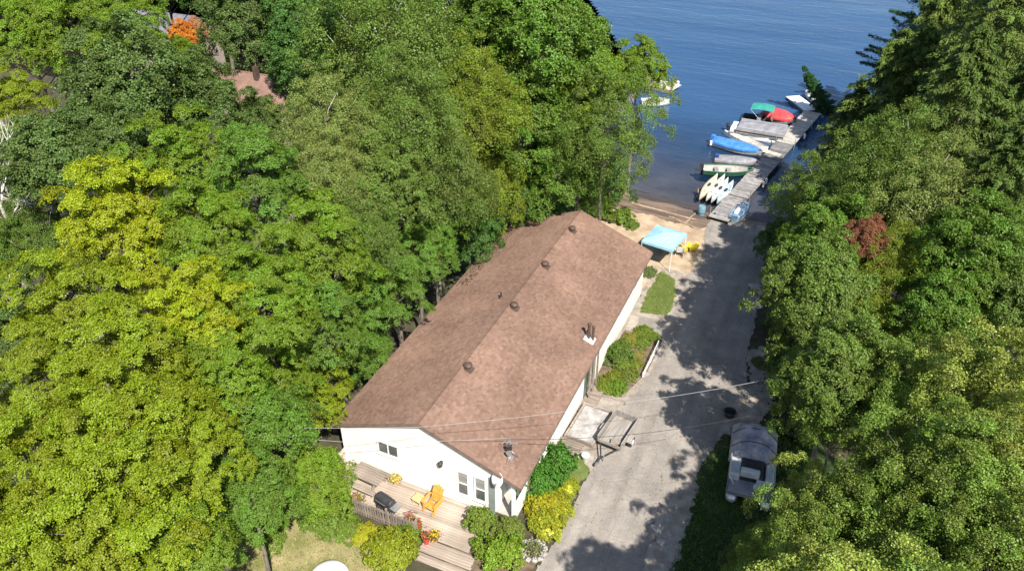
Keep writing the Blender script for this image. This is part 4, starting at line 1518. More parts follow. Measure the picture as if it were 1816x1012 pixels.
# red covered boat
t, st, L = boat("motor_boat", "motor boat under a bright red tarpaulin cover", "boat", (1356, 197), (1412, 214), 2.0, .7, M_greyh)
cover(st, .62, M_redc, t, seed=6, t1=12)
MB().box((-L / 2 + .05, .2, .95), (.4, .7, .3)).build("stern_bag", M_white, t, bevel=.05)
M_rope = mat("rope", (.45, .42, .36), (.6, .57, .5), 6, .9)
for (u, v, du, dv_, lb) in [(1333, 300, 1347, 303, "mooring rope of the green boat"), (1343, 285, 1362, 288, "mooring rope of the grey covered boat"), (1350, 268, 1376, 272, "mooring rope of the blue covered boat"),
                            (1398, 238, 1409, 243, "mooring rope of the pontoon boat"), (1412, 214, 1424, 219, "mooring rope of the red covered boat")]:
    a, b = Vector(at(u, v, WZ + .65)), Vector(at(du, dv_, DZ + .03))
    tag(MB().tube([a, a.lerp(b, .5) - Vector((0, 0, .12)), b], .02, 5).build("mooring_rope", M_rope), lb, "rope")
# swim raft and jet ski by the dock's end
p = at(1422, 183, WZ + .3)
rf = thing("swim_raft", "pale flat swim raft beyond the dock's end, below the fir tip", "raft", (p[0], p[1], WZ), R_(-55))
for k in range(11):
    MB().box((-1.9 + k * .38, 0, .3), (.365, 1.6, .05)).build("plank", M_white, rf)
MB().box((0, 0, .14), (4.2, 1.5, .26)).build("float", M_greyh, rf)
p = at(1441, 171, WZ + .4)
js = thing("jet_ski", "white jet ski riding beside the pale swim raft", "jet ski", (p[0], p[1], WZ), R_(125), )


def jetski(t, c1, c2, L=2.9):
    st = hull(L, 1.1, .42, -.12, transom=.8, sheer=.2)
    MB().loft(st, closed=False).build("hull", c1, t)
    MB().loft([[(x, -w, z), (x, -w * .7, z + h), (x, w * .7, z + h), (x, w, z)] for x, w, z, h in ((-1.3, .42, .4, .08), (-.5, .46, .4, .12), (.2, .48, .42, .3), (.7, .4, .46, .34), (1.2, .16, .55, .12))], closed=False).build("deck", c1, t)
    MB().box((-.55, 0, .66), (1.15, .34, .26), taper=.8).build("seat", c2, t, bevel=.04)
    MB().tube([(.3, -.36, .92), (.36, 0, .95), (.3, .36, .92)], .025, 6).build("handlebar", M_dark, t)
    MB().box((.42, 0, .82), (.3, .3, .25), taper=.6).build("console", c2, t)


jetski(js, M_white, mat("lilac_grey", (.3, .29, .36), (.42, .41, .48), 3, .4))
# blue and white water bike on the ramp, under the trees
p = atg(1312, 385)
jb = thing("jet_ski", "light blue and white jet ski on the ramp beside the dock's foot", "jet ski", (p[0], p[1], p[2] + .22), R_(75))
jetski(jb, mat("light_blue_gel", (.20, .36, .55), (.32, .48, .66), 3, .3), M_white, 2.7)
tj = thing("launch_trolley", "dark launching trolley parked on the ramp left of the blue jet ski", "trolley", (*atg(1284, 386)[:2], atg(1284, 386)[2]), R_(80))
MB().tube([(-1.2, 0, .35), (1.0, 0, .35)], .05, 8).tube([(-.6, -.55, .3), (-.6, .55, .3)], .045, 8).tube([(.5, -.4, .42), (.5, .4, .42)], .04, 8).build("frame", M_dark, tj)
for s in (-1, 1):
    MB().tube([(-.6, s * .55, .26), (-.6, s * .7, .26)], .26, 16).build("wheel", M_dark, tj)
    MB().box((0, s * .3, .48), (1.5, .1, .08)).build("bunk", M_greyc, tj)

# kayaks drawn up beside the dock's foot
M_kw = mat("kayak_white", (.40, .385, .35), (.52, .50, .46), 3, .4)
M_ky = mat("kayak_cream", (.44, .40, .27), (.56, .52, .38), 3, .4)
M_kg = mat("kayak_mint", (.36, .41, .38), (.48, .53, .50), 3, .4)
M_kb = mat("kayak_ice", (.30, .40, .46), (.42, .50, .56), 3, .4)
for k, (a, b, m, lb) in enumerate([((1241, 350), (1272, 310), M_ky, "cream kayak, leftmost of those drawn up at the beach end"), ((1253, 352), (1285, 311), M_kw, "white kayak lying second from the left at the beach end"),
                                   ((1262, 355), (1291, 317), M_kg, "pale mint kayak lying third from the left at the beach end"), ((1272, 357), (1300, 322), M_kb, "ice blue kayak lying closest to the dock at the beach end")]):
    t, st, L = boat("kayak", lb, "kayak", a, b, .78, .34, m, z=WZ + .18, keel=.0, group="kayaks at the beach end of the dock", double=True, sheer=.1)
    dk = MB()
    dk.loft([[(r[0][0], -r[-1][1] * .98, r[0][2]), (r[0][0], -r[-1][1] * .5, r[0][2] + .07), (r[0][0], r[-1][1] * .5, r[0][2] + .07), (r[0][0], r[-1][1] * .98, r[0][2])] for r in st], closed=False)
    dk.build("deck", m, t)
    MB().lathe([(.2, .38), (.21, .43), (.19, .435), (.17, .425), (0, .425)], (.1, 0, 0), 14, 1.9, .62).build("cockpit", M_dark, t)
    for s in (-1, 1):
        MB().box((s * L * .28, 0, .425), (.34, .14, .02)).build("hatch", M_greyc, t)
kr = thing("kayak_rack", "low rusty timber rack under the kayaks' shore ends", "rack", (*at(1262, 352, WATER + .05)[:2], WATER + .0), R_(14))
for y in (0, 1.6):
    MB().box((0, y, .10), (2.6, .1, .12)).build("crossbeam", M_rust, kr)
for x in (-1.1, 1.1):
    MB().box((x, .8, .02), (.1, 2.0, .1)).build("runner", M_drift, kr)

# neighbour's landing on the left shore
p = at(1200, 152, -1.3)
nd = thing("wooden_landing", "tan wooden landing of the neighbours jutting past the left trees", "dock", (p[0] - 2.1, p[1], -1.35), R_(-14))
for k in range(16):
    MB().box((-2.0 + k * .28, 0, 0), (.265, 2.2, .05)).build("plank", M_tanwood, nd)
MB().box((0, -1.1, -.25), (4.5, .08, .42)).build("skirt", M_greywood, nd)
MB().box((2.0, .4, .3), (.5, .5, .55)).build("storage_box", M_white, nd)
t, st, L = boat("rowing_boat", "small white boat tucked under the left trees at the neighbours' landing", "boat", (1138, 178), (1188, 178), 1.4, .5, M_white, group=None)
MB().loft(inset(st[:11]), closed=False, caps=False).build("liner", M_boatin, t)

# ------------------------------------------------------------------ covered boat on the verge
vb = thing("trailered_boat", "grey pontoon boat under a slumped tarpaulin on the shaded verge", "boat", (14.35, 8.0, G(14, 8)), R_(96))
for y in (-.8, .8):
    tube_pontoon(4.9, .27, y, .42).build("pontoon", M_alu, vb, smooth=True)
MB().box((0, 0, .72), (4.6, 2.15, .1)).build("platform", M_greyh, vb)
rs = np.random.RandomState(3)
rings = []
for i, x in enumerate(np.linspace(-.2, 2.45, 26)):
    t_ = i / 25
    k = (np.interp(t_, [0, .08, .3, .5, .7, .9, 1], [.5, .85, 1, .86, .98, .72, .3]))
    lump = .10 * math.sin(x * 5.1) + .07 * math.sin(x * 8.7 + 1)
    row_ = [(x, -1.16, .72)]
    for q in np.linspace(-1, 1, 19):
        z_ = .82 + .86 * k * (1 - abs(q) ** 2.6 * .72) + lump * (1 - q * q) * .7 + .06 * math.sin(q * 9 + x * 3) + rs.normal() * .022
        row_.append((x + rs.normal() * .02, q * 1.1, max(.76, z_)))
    row_.append((x, 1.16, .72))
    rings.append(row_)
MB().loft(rings, closed=False).build("tarpaulin", mat("violet_grey_tarp", (.22, .21, .25), (.36, .35, .39), 1.3, .5, .5, 5), vb)
for x in (.5, 1.5):
    MB().tube([(x, q * 1.14, .84 + .9 * (1 - abs(q) ** 2.6 * .72)) for q in np.linspace(-1, 1, 13)], .02, 5).build("strap", M_dark, vb)
MB().box((-.75, .0, .98), (1.2, 1.1, .5)).build("dark_seat", M_dark, vb, bevel=.08)
MB().box((-.85, .80, .98), (1.2, .5, .5)).build("lounge_seat", mat("grey_vinyl", (.34, .36, .37), (.48, .5, .5), 3, .5), vb, bevel=.08)
MB().box((-.85, -.85, .98), (1.2, .4, .5)).build("lounge_seat", MATS["grey_vinyl"], vb, bevel=.08)
MB().box((-1.75, .35, .80), (.9, 1.3, .06)).build("bow_mat", M_greyc, vb)
MB().box((-1.25, .1, 1.3), (.3, .9, .5), ry=R_(-12)).build("console", MATS["grey_vinyl"], vb, bevel=.06)
MB().lathe([(.06, 0), (.3, .3), (.3, .34), (0, .36)], (-1.9, -.4, .78), 12).build("bow_cushion", MATS["grey_vinyl"], vb)
MB().box((-1.6, -.55, .95), (.5, .6, .34)).build("cool_box", MATS["grey_vinyl"], vb, bevel=.04)
for s in (-1, 1):
    MB().tube([(-.2, s * 1.06, .75), (-.2, s * 1.06, 1.35), (-1.7, s * 1.06, 1.35), (-2.15, s * .8, 1.25), (-2.15, s * .8, .75)], .028, 6).build("rail", M_alu, vb)
    MB().tube([(.2, s * .7, .26), (.2, s * .95, .26)], .27, 16).build("trailer_wheel", M_dark, vb)
MB().tube([(-3.3, 0, .3), (2.2, 0, .3)], .06, 8).box((.2, 0, .26), (.12, 1.6, .1)).build("trailer_frame", M_dark, vb)
# oddments in the right shade near the beach
p = atg(1359, 512)
cr_ = thing("storage_crate", "pale grey green crate under the right trees near the beach", "crate", p, R_(8))
MB().box((0, 0, .32), (.7, .6, .62)).build("body", mat("pale_crate", (.34, .38, .31), (.46, .50, .42), 3, .6), cr_)
MB().box((0, 0, .66), (.76, .66, .06)).build("lid", MATS["pale_crate"], cr_)
p = atg(1338, 512)
sk = thing("sack_pile", "two slumped pale sacks left of the grey green crate", "sacks", p)
for i, (dx, dy) in enumerate(((0, 0), (.35, -.5))):
    piece("sack", ROCKS[i], mat("pale_sack", (.3, .29, .28), (.45, .44, .42), 3, .9), sk, (dx, dy, .2), (0, 0, i * 2), (.42, .35, .35))
p = atg(1382, 512)
lc = thing("stacked_lawn_chair", "light blue grey metal garden chair right of the pale crate", "chair", p, R_(30))
for k in range(5):
    MB().box((0, -.2 + k * .1, .42), (.5, .07, .02)).build("seat_strap", M_cham, lc)
    MB().box((0, .28 + k * .03, .5 + k * .11), (.5, .02, .08)).build("back_strap", M_cham, lc)
for s in (-1, 1):
    MB().tube([(s * .27, -.27, 0), (s * .27, -.25, .6), (s * .27, .25, .6), (s * .27, .42, 1.0)], .018, 6).tube([(s * .27, .3, 0), (s * .27, .22, .6)], .018, 6).build("frame", M_steel, lc)

# ------------------------------------------------------------------ neighbours' roofs among the trees
def neighbour(u, v, z, w_, d_, h, rz, m, label, wallm):
    p = at(u, v, z)
    g = G(p[0], p[1])
    e = z - g - h
    t = thing("cottage", label, "house", (p[0], p[1], g), rz, "neighbouring cottages half hidden by trees")
    MB().box((0, 0, e / 2 - .2), (w_ - .6, d_ - .6, e + .3)).build("wall", wallm, t)
    r = MB()
    for s in (-1, 1):
        r.add([(-w_ / 2, 0, e + h), (w_ / 2, 0, e + h), (w_ / 2, s * d_ / 2, e), (-w_ / 2, s * d_ / 2, e), (-w_ / 2, 0, e + h - .12), (w_ / 2, 0, e + h - .12), (w_ / 2, s * d_ / 2, e - .12), (-w_ / 2, s * d_ / 2, e - .12)],
              [(0, 1, 2, 3), (4, 5, 6, 7), (3, 2, 6, 7), (0, 3, 7, 4), (1, 2, 6, 5)])
    rf_ = r.build("roof", m, t)
    MB().tube([(-w_ / 2, 0, e + h), (w_ / 2, 0, e + h)], .06, 6).build("ridge", m, rf_)
    MB().box((.6, -d_ * .08, e + h + .2), (.3, .3, .9)).build("chimney", M_rust, rf_)
    for s in (-1, 1):
        for x in (-w_ * .28, w_ * .28):
            f = MB().box((x, s * (d_ / 2 - .29), e * .55), (1.1, .06, 1.0)).build("window", M_white, t)
            MB().box((x, s * (d_ / 2 - .25), e * .55), (.95, .03, .85)).build("pane", M_glass, f)
    return t


M_nroof = mat("neighbour_shingle", (.14, .085, .068), (.22, .135, .11), 1.5, .9, .4, 14, detail=8)
neighbour(448, 130, 12.0, 9, 4.6, 1.3, R_(2), M_nroof, "brown roofed cottage showing through the left canopy", M_greywood)
neighbour(288, 22, 5.5, 9, 8, 1.7, R_(2), mat("slate_shingle", (.10, .10, .12), (.18, .18, .2), 1.5, .9, .4, 14), "dark grey roofed cottage among the top left trees", M_greywood)
neighbour(-12, 388, 6.5, 2.6, 2.2, .8, R_(20), M_greywood, "low weathered shed behind the dead tree at the left edge", M_greywood)

# ------------------------------------------------------------------ trees
def unit_dirs(n, rs, zmin=-0.5):
    v = nrm(rs.normal(size=(n * 6, 3)))
    return v[v[:, 2] > zmin][:n]


def spaced(n, rs, zmin, dmin):
    out = []
    for d in unit_dirs(n * 12, rs, zmin):
        if all(np.dot(d - o, d - o) > dmin * dmin for o in out):
            out.append(d)
            if len(out) >= n:
                break
    return np.array(out)


def lumpy(d, rs_seed, amp=.16):
    r = np.random.RandomState(rs_seed)
    k = np.ones(len(d))
    for _ in range(5):
        f = r.normal(size=3) * 2.2
        k += amp * .55 * np.sin(d @ f + r.uniform(0, 6))
    return k


def crown_broad(seed, R=4.0, RZ_=4.2, npad=120, twigs=16, per=22, pad=(.7, 1.3), leaf=(.13, .24), dome=.32, tilt=.55, zmin=-.55, dmin=.23, spread=.15, lv=.45, droop=0.0, aspect=.75, depth=(.68, 1.05)):
    """a broadleaved crown: leaf pads set round an uneven outline at different depths, twigs in each pad, leaves on each twig"""
    rs = np.random.RandomState(seed)
    D = spaced(npad, rs, zmin, dmin)
    n = len(D)
    k = lumpy(D, seed + 5, .2) * rs.uniform(*depth, n)
    taper = 1 - .25 * np.clip(D[:, 2], 0, 1)
    C = D * k[:, None] * np.array([R, R, RZ_]) * np.column_stack([taper, taper, np.ones(n)])
    C = np.vstack([C, C[::3] * .55])
    D2 = np.vstack([D, D[::3]])
    n = len(C)
    Np = nrm(D2 * tilt + np.array([0, 0, .8]) + rs.normal(size=(n, 3)) * .12)
    pr = rs.uniform(*pad, n)
    pr *= 1 - .3 * np.clip(D2[:, 2], 0, 1)
    a = nrm(np.cross(Np, rs.normal(size=(n, 3))))
    b = np.cross(Np, a)
    m = twigs
    rho = np.sqrt(rs.uniform(0, 1, (n, m)))
    ph = rs.uniform(0, 2 * np.pi, (n, m))
    ex = rs.uniform(.75, 1.25, (n, 1))
    px = rho * np.cos(ph) * pr[:, None] * ex
    py = rho * np.sin(ph) * pr[:, None] / ex
    pz = dome * pr[:, None] * (1 - rho ** 2) * 1.6 + rs.normal(size=(n, m)) * .09 - droop * rho ** 2 * pr[:, None]
    T = C[:, None] + a[:, None] * px[..., None] + b[:, None] * py[..., None] + Np[:, None] * pz[..., None]
    Tn = nrm(Np[:, None] + (a[:, None] * px[..., None] + b[:, None] * py[..., None]) * .55 / pr[:, None, None] + rs.normal(size=T.shape) * .18)
    T = T.reshape(-1, 3)
    Tn = Tn.reshape(-1, 3)
    tv = np.repeat(rs.uniform(0, 1, n), m)
    off = rs.normal(size=(len(T), per, 3)) * spread
    off -= Tn[:, None] * (off * Tn[:, None]).sum(-1, keepdims=True) * .45
    c = (T[:, None] + off).reshape(-1, 3)
    nn = nrm(np.repeat(Tn, per, 0) + rs.normal(size=c.shape) * lv)
    s = rs.uniform(*leaf, len(c))
    V = leaf_quads(c, nn, s, rs, aspect)
    pv = np.repeat(tv, per)
    me = quads_mesh("crown", V, {"leafvar": np.clip(.62 * rs.uniform(0, 1, len(c)) + .38 * pv, 0, 1), "padvar": np.clip(.6 * pv + .4 * rs.uniform(0, 1, len(c)), 0, 1)})
    return me, C[::max(1, n // 26)]


def crown_conifer(seed, R=3.0, H=11.0, nb=130, per=330, leaf=(.16, .32), droop=.35, top=.25, rise=0.1, wide=.36, aspect=.3, zlo=-.45):
    """whorled flat sprays round a stem; z from -.45H to .55H about the crown's middle"""
    rs = np.random.RandomState(seed)
    z0, z1 = zlo * H, (1 + zlo) * H
    tt = np.sort(rs.uniform(0, 1, nb) ** 1.15)
    az = np.arange(nb) * 2.399 + rs.normal(size=nb) * .3
    Lb = (R * (1 - tt ** 1.5) ** .85 + top) * rs.uniform(.7, 1.12, nb)
    t = rs.uniform(.12, 1, (nb, per)) ** .75
    lat = rs.normal(size=(nb, per)) * wide * (Lb[:, None] * (1.05 - t)).clip(.12) * .8
    ca, sa = np.cos(az)[:, None], np.sin(az)[:, None]
    x = ca * Lb[:, None] * t - sa * lat
    y = sa * Lb[:, None] * t + ca * lat
    z = z0 + (z1 - z0) * tt[:, None] + Lb[:, None] * (rise * t - droop * t ** 2) - .25 * np.abs(lat) + rs.normal(size=(nb, per)) * .07
    c = np.stack([x, y, z], -1).reshape(-1, 3)
    al = np.stack([ca * np.ones_like(t) - sa * np.sign(lat) * .7, sa * np.ones_like(t) + ca * np.sign(lat) * .7, rise - 2 * droop * t], -1).reshape(-1, 3)
    al = nrm(al)
    up = nrm(np.array([0, 0, 1.0]) - al * al[:, 2:3])
    nn = nrm(up + rs.normal(size=c.shape) * .38)
    V = leaf_quads(c, nn, rs.uniform(*leaf, len(c)), rs, aspect, along=al)
    pv = np.repeat(rs.uniform(0, 1, nb), per)
    # leaf value rises along each spray, palest at the tips
    me = quads_mesh("crown", V, {"leafvar": np.clip(.5 * rs.uniform(0, 1, len(c)) + .3 * pv + .2 * t.reshape(-1), 0, 1), "padvar": np.clip(.6 * pv + .4 * rs.uniform(0, 1, len(c)), 0, 1)})
    return me, None


TZ = 24.0


def trunk_mesh(seed, tips, zc=10.0, r=.2, straight=False, over=None):
    """stem and limbs with the crown's middle at height zero; the foot goes down into the soil"""
    rs = random.Random(seed)
    mb = MB()
    top = over if over is not None else 1.5
    pts, rr = [], []
    for i in range(10):
        t = i / 9
        z = -TZ + (TZ + top) * t
        w = 0 if straight else .16
        pts.append((w * math.sin(z * .5 + seed), w * math.sin(z * .4 + seed * 2), z))
        k = (z + 10) / (10 + top)
        rr.append(r * (1.15 if k < 0 else 1 - .75 * k))
    mb.tube(pts, rr, 8)
    if tips is not None:
        for c in tips:
            c = Vector(c) * .86
            h = min(c.z - math.hypot(c.x, c.y) * rs.uniform(.7, 1.1) - .4, top - .6)
            p0 = Vector((0, 0, h))
            mid = p0.lerp(c, .5) + Vector((rs.uniform(-.3, .3), rs.uniform(-.3, .3), rs.uniform(-.5, .1)))
            mb.tube([p0, mid, c - Vector((0, 0, .25))], [r * .34, r * .2, r * .05], 5, cap=False)
    return mb.mesh("trunk")


KIND = {}


def kind(key, crown, leafm, zc=10.0, r=.2, straight=False, over=None, bark=M_bark, R=4.0, seed=0):
    me, tips = crown
    me.materials.append(leafm)
    tm = trunk_mesh(seed, tips, zc, r, straight, over)
    tm.materials.append(bark)
    KIND[key] = (me, tm, zc, R)


for i in range(4):
    kind("maple%d" % i, crown_broad(11 + i, npad=56, twigs=38, per=38, pad=(.75, 1.3), leaf=(.065, .13), dome=.34, tilt=.36, dmin=.36, spread=.11, zmin=-.5, depth=(.6, 1.1)), M_leaf, seed=i)
for i in range(2):
    kind("oak%d" % i, crown_broad(31 + i, npad=105, twigs=21, per=24, pad=(.5, 1.0), leaf=(.09, .16), dome=.45, tilt=.7, dmin=.235, spread=.125, lv=.55, depth=(.58, 1.1)), M_leaf, seed=5 + i)
for i in range(2):
    kind("birch%d" % i, crown_broad(51 + i, npad=125, twigs=19, per=20, pad=(.45, .9), leaf=(.08, .14), dome=.55, tilt=.7, dmin=.21, spread=.16, depth=(.55, 1.12), lv=.75, droop=.25, aspect=.6), M_leaf, seed=9 + i, bark=M_birchbark, r=.15)
for i in range(2):
    kind("poplar%d" % i, crown_broad(71 + i, npad=88, twigs=26, per=28, pad=(.45, 1.0), leaf=(.055, .14), dome=.6, tilt=.7, dmin=.255, spread=.15, depth=(.5, 1.14), lv=.95, aspect=.85), M_sparkleleaf, seed=12 + i, r=.16)
for i in range(2):
    kind("hemlock%d" % i, crown_conifer(91 + i, R=4.2, H=10.5, nb=185, per=290, leaf=(.14, .30), droop=.34), M_needle, seed=15 + i, straight=True, over=5.0, R=4.0)
kind("pine0", crown_conifer(111, R=3.6, H=9, nb=60, per=560, leaf=(.18, .34), droop=.02, rise=.2, wide=.22, aspect=.2, top=.6), M_needle, seed=18, straight=True, over=4.0, R=3.6)
kind("fir0", crown_conifer(121, R=1.15, H=10, nb=150, per=150, leaf=(.14, .28), droop=.25, rise=.1, wide=.4, aspect=.3, top=.1), M_needle, seed=19, straight=True, over=5.2, R=1.15)
for i in range(2):
    kind("shrub%d" % i, crown_broad(131 + i, R=1.0, RZ_=.8, npad=55, twigs=11, per=15, pad=(.16, .34), leaf=(.06, .12), dome=.4, tilt=.9, zmin=-.15, dmin=.27, spread=.055, lv=.6), M_leaf, zc=.6, r=.05, over=.15, R=1.0, seed=21 + i)

TREE_N = {"maple": "maple_tree", "oak": "broadleaf_tree", "birch": "birch_tree", "poplar": "poplar_tree", "hemlock": "hemlock_tree", "pine": "pine_tree", "fir": "fir_tree"}
SIDE = np.array([_R[0], _R[1], 0])


def tree(key, u, v, zc, rp, col, label, name=None, group="trees round the bungalow", pos=None, R=None, tall=1.0, bark=None, lean=None, rz=None):
    me, tm, tzc, tR = KIND[key]
    p = pos if pos else at(u, v, zc)
    while pos is None and zc > 1.5 and ((-6.3 < p[0] < 6.6 and -3.5 < p[1] < 23.2) or (6.0 < p[0] < 13.0 and -8 < p[1] < 36.5)):
        zc -= .25
        p = at(u, v, zc)
    if pos is None and p[0] < -6 and p[1] > 0 and p[0] > -9 and bark is None:
        bark = M_bark
    depth = np.dot(np.array([p[0], p[1], zc]) - np.array(CAM), _F)
    r = R or rp * depth / FPX
    g = G(p[0], p[1])
    h = zc - g
    t = thing(name or TREE_N[key[:-1]], label, "tree", (p[0], p[1], g), 0, group)
    k = r / tR
    a = rz if rz is not None else rnd.uniform(0, 6.28)
    c = piece("crown", me, None, t, (0, 0, h), (rnd.uniform(-.06, .06), rnd.uniform(-.06, .06), a), (k, k, k * tall))
    c.color = (*col, 1)
    b = piece("trunk", tm, None, t, (0, 0, h), (0, 0, a), (k, k, k * tall))
    if bark:
        b.material_slots[0].link = 'OBJECT'
        b.material_slots[0].material = bark
    if lean:
        t.rotation_euler = lean
    return t


# leaf colours of the kinds
YEL = (.245, .282, .008)
YG = (.178, .222, .009)
LG = (.132, .200, .013)
MG = (.098, .170, .018)
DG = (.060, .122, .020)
OL = (.112, .168, .026)
DO = (.085, .132, .028)
PO = (.172, .212, .048)
YO = (.162, .205, .018)
HE = (.075, .112, .020)
HL_ = (.105, .145, .026)
PI = (.028, .060, .020)
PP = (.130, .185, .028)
PL = (.212, .250, .044)
RED = (.20, .075, .042)

LEFT = [
    ("birch0", 40, 335, 10.5, 85, OL, "olive birch behind the dead tree's top"),
    ("oak1", 15, 455, 8.6, 75, MG, "green tree at the left edge under the dead tree's branches"),
    ("birch1", 85, 435, 9.4, 70, OL, "olive birch between the dead tree and the yellowest maple"),
    ("oak0", 290, -35, 14.0, 75, MG, "green tree behind the grey cottage roof at the top"),
    ("oak1", 200, -30, 15.0, 80, LG, "light tree cut by the top edge left of the grey roof"),
    ("oak0", 380, -25, 14.5, 80, DG, "dark tree cut by the top edge right of the grey roof"),
    ("maple2", 90, -30, 15.0, 85, LG, "light maple cut by the top edge near the left corner"),
    ("oak1", 480, -40, 15.0, 85, DO, "dark oak cut by the top edge left of the deep green tree"),
    ("birch0", 700, -40, 15.0, 90, OL, "olive birch cut by the top edge above the widest birch"),
    ("maple0", 50, 985, 9.0, 138, YG, "yellow green maple filling the bottom left corner"),
    ("maple1", 205, 935, 9.0, 152, YG, "broad yellow green maple second from the left along the bottom edge"),
    ("maple2", 325, 978, 7.2, 100, LG, "light green maple at the bottom, left of the dry lawn's corner"),
    ("oak0", 440, 880, 5.6, 88, MG, "mid green bushy tree touching the dry lawn"),
    ("maple3", 55, 830, 10.0, 120, YG, "yellow green maple at the left edge above the corner maple"),
    ("maple2", 205, 775, 10.5, 129, YG, "bright yellow green maple left of where the cables end"),
    ("maple0", 335, 790, 9.2, 92, YG, "yellowish maple directly under the cables' left ends"),
    ("oak1", 450, 755, 6.8, 95, MG, "shaded green tree behind the cables halfway to the gable"),
    ("maple0", 540, 705, 6.4, 74, YG, "yellow green maple reaching over the roof's near left corner"),
    ("oak1", 555, 845, 3.4, 72, LG, "low bright green tree left of the picnic table"),
    ("maple0", 90, 680, 10.5, 101, YG, "yellow green maple at the left edge level with the house's near half"),
    ("maple1", 240, 655, 11.0, 120, YG, "yellow green maple with wide flat tiers below the yellowest crown"),
    ("maple3", 385, 655, 9.5, 106, LG, "light green maple between the tiered maple and the roof's left eave"),
    ("maple0", 330, 555, 11.6, 97, YEL, "yellow tiered maple just below and right of the yellowest crown"),
    ("maple3", 120, 545, 11.2, 106, YG, "yellow green maple right of the dead tree's foot"),
    ("maple1", 215, 400, 12.6, 110, YEL, "the yellowest maple, golden crown beneath the dark olive oaks"),
    ("oak0", 30, 600, 9.0, 85, DO, "dull olive tree at the left edge under the dead tree"),
    ("maple2", 460, 545, 10.2, 101, LG, "light green maple between the yellow maples and the house"),
    ("maple1", 565, 570, 7.4, 92, MG, "mid green maple beside the middle of the left eave"),
    ("maple3", 660, 520, 6.2, 85, MG, "mid green maple beside the far half of the left eave"),
    ("maple2", 735, 440, 6.4, 78, MG, "mid green maple at the far third of the left eave"),
    ("maple2", 375, 420, 12.2, 101, LG, "light green maple right of the yellowest crown"),
    ("maple0", 325, 285, 14.0, 87, LG, "light green maple with a pointed bright tip among the dark oaks"),
    ("maple1", 455, 335, 12.6, 101, MG, "mid green maple right of the pointed light green maple"),
    ("maple1", 570, 440, 10.0, 97, LG, "green maple above the middle of the roof's left side"),
    ("birch0", 640, 410, 9.8, 80, OL, "thin olive birch beside the dark red shrub"),
    ("oak0", 235, 165, 15.0, 120, DO, "largest dark olive oak in the upper left"),
    ("oak1", 100, 290, 14.0, 105, DO, "dark olive oak at left, above the dead tree"),
    ("oak1", 355, 180, 13.4, 95, DO, "dark olive oak just left of the brown cottage roof"),
    ("oak0", 215, 270, 14.2, 85, DO, "dark olive oak between the yellowest maple and the largest oak"),
    ("oak1", 462, 228, 11.2, 62, DO, "dark oak under the brown cottage roof"),
    ("birch1", 580, 240, 13.2, 90, PO, "pale yellow olive birch right of the brown cottage roof"),
    ("birch0", 590, 320, 12.0, 85, PO, "pale olive birch below the palest birch"),
    ("birch1", 690, 90, 15.0, 130, OL, "tall olive birch at the top centre, widest of its kind"),
    ("birch0", 715, 215, 13.0, 105, OL, "olive birch right below the tall birch at top centre"),
    ("birch1", 840, 190, 12.6, 90, YO, "yellow tinged tree between the olive birches and the dark lakeside maple"),
    ("birch0", 775, 330, 11.0, 95, HL_, "yellowish feathery birch behind the roof's far end"),
    ("oak0", 685, 330, 11.0, 85, OL, "olive broadleaf tree above the dark red shrub"),
    ("birch1", 860, 325, 9.4, 80, YO, "golden green tree leaning over the far left eave"),
    ("oak1", 960, 60, 15.0, 115, MG, "tall mid green tree at the top beside the lake"),
    ("oak0", 935, 205, 12.0, 100, MG, "mid green tree behind the far gable, below the tall lakeside tree"),
    ("oak1", 1035, 140, 12.0, 85, LG, "bright green tree whose right edge overlaps the water"),
    ("birch1", 1075, 235, 9.6, 90, OL, "olive birch hanging over the shallow water", M_bark),
    ("oak0", 1132, 130, 8.5, 58, LG, "small yellow green tree standing out farthest over the lake"),
    ("oak1", 1000, 300, 8.4, 85, MG, "green tree above the far gable's ridge end"),
    ("oak1", 915, 335, 7.6, 75, DG, "dark green tree close behind the far left roof corner"),
    ("oak0", 830, 410, 5.6, 65, DG, "dark low tree in shade at the far left eave"),
    ("maple2", 45, 60, 15.0, 83, LG, "bright green maple in the top left corner"),
    ("maple0", 30, 185, 13.6, 64, YG, "yellow green maple at the left edge below the corner maple"),
    ("maple1", 135, 60, 15.0, 87, LG, "light green maple second along the top edge from the left"),
    ("maple2", 225, 60, 15.0, 69, LG, "light green maple just left of the grey cottage roof"),
    ("oak0", 440, 30, 15.0, 85, DO, "dark oak at the top right of the orange tree"),
    ("oak1", 545, 45, 15.0, 90, DG, "deep green tree at the top edge left of the tall birch"),
    ("birch0", 625, 15, 15.5, 70, OL, "olive birch cut by the top edge left of the tall birch"),
    ("birch1", 800, 25, 15.0, 85, OL, "olive birch at the top edge right of the tall birch"),
    ("oak0", 875, 40, 15.0, 80, MG, "mid green tree at the top edge between birch and lakeside tree"),
    ("oak1", 320, 110, 12.0, 48, LG, "small light green tree under the orange tree"),
    ("oak0", 545, 130, 12.6, 80, DG, "dark green tree in the gap above the palest birch"),
    ("oak0", 620, 480, 7.0, 75, DG, "shaded dark green tree under the olive birch by the eave"),
    ("maple1", 480, 660, 6.5, 78, LG, "small light maple low beside the near half of the left eave"),
    ("oak1", 150, 840, 7.0, 90, LG, "light green understorey tree in the gap between the bottom left maples"),
    ("oak1", 770, 390, 7.5, 70, MG, "green tree between the feathery birch and the eave"),
    ("oak0", 650, 620, 2.8, 55, MG, "low green tree hard against the near third of the left eave"),
    ("oak0", 1055, 305, 2.6, 62, DG, "low dark tree at the water's edge left of the beach"),
    ("oak1", 1030, 345, 2.0, 50, MG, "low mid green tree between the far gable and the water"),
    ("oak1", 985, 385, 3.4, 42, DG, "low dark tree behind the far gable's left slope"),
]
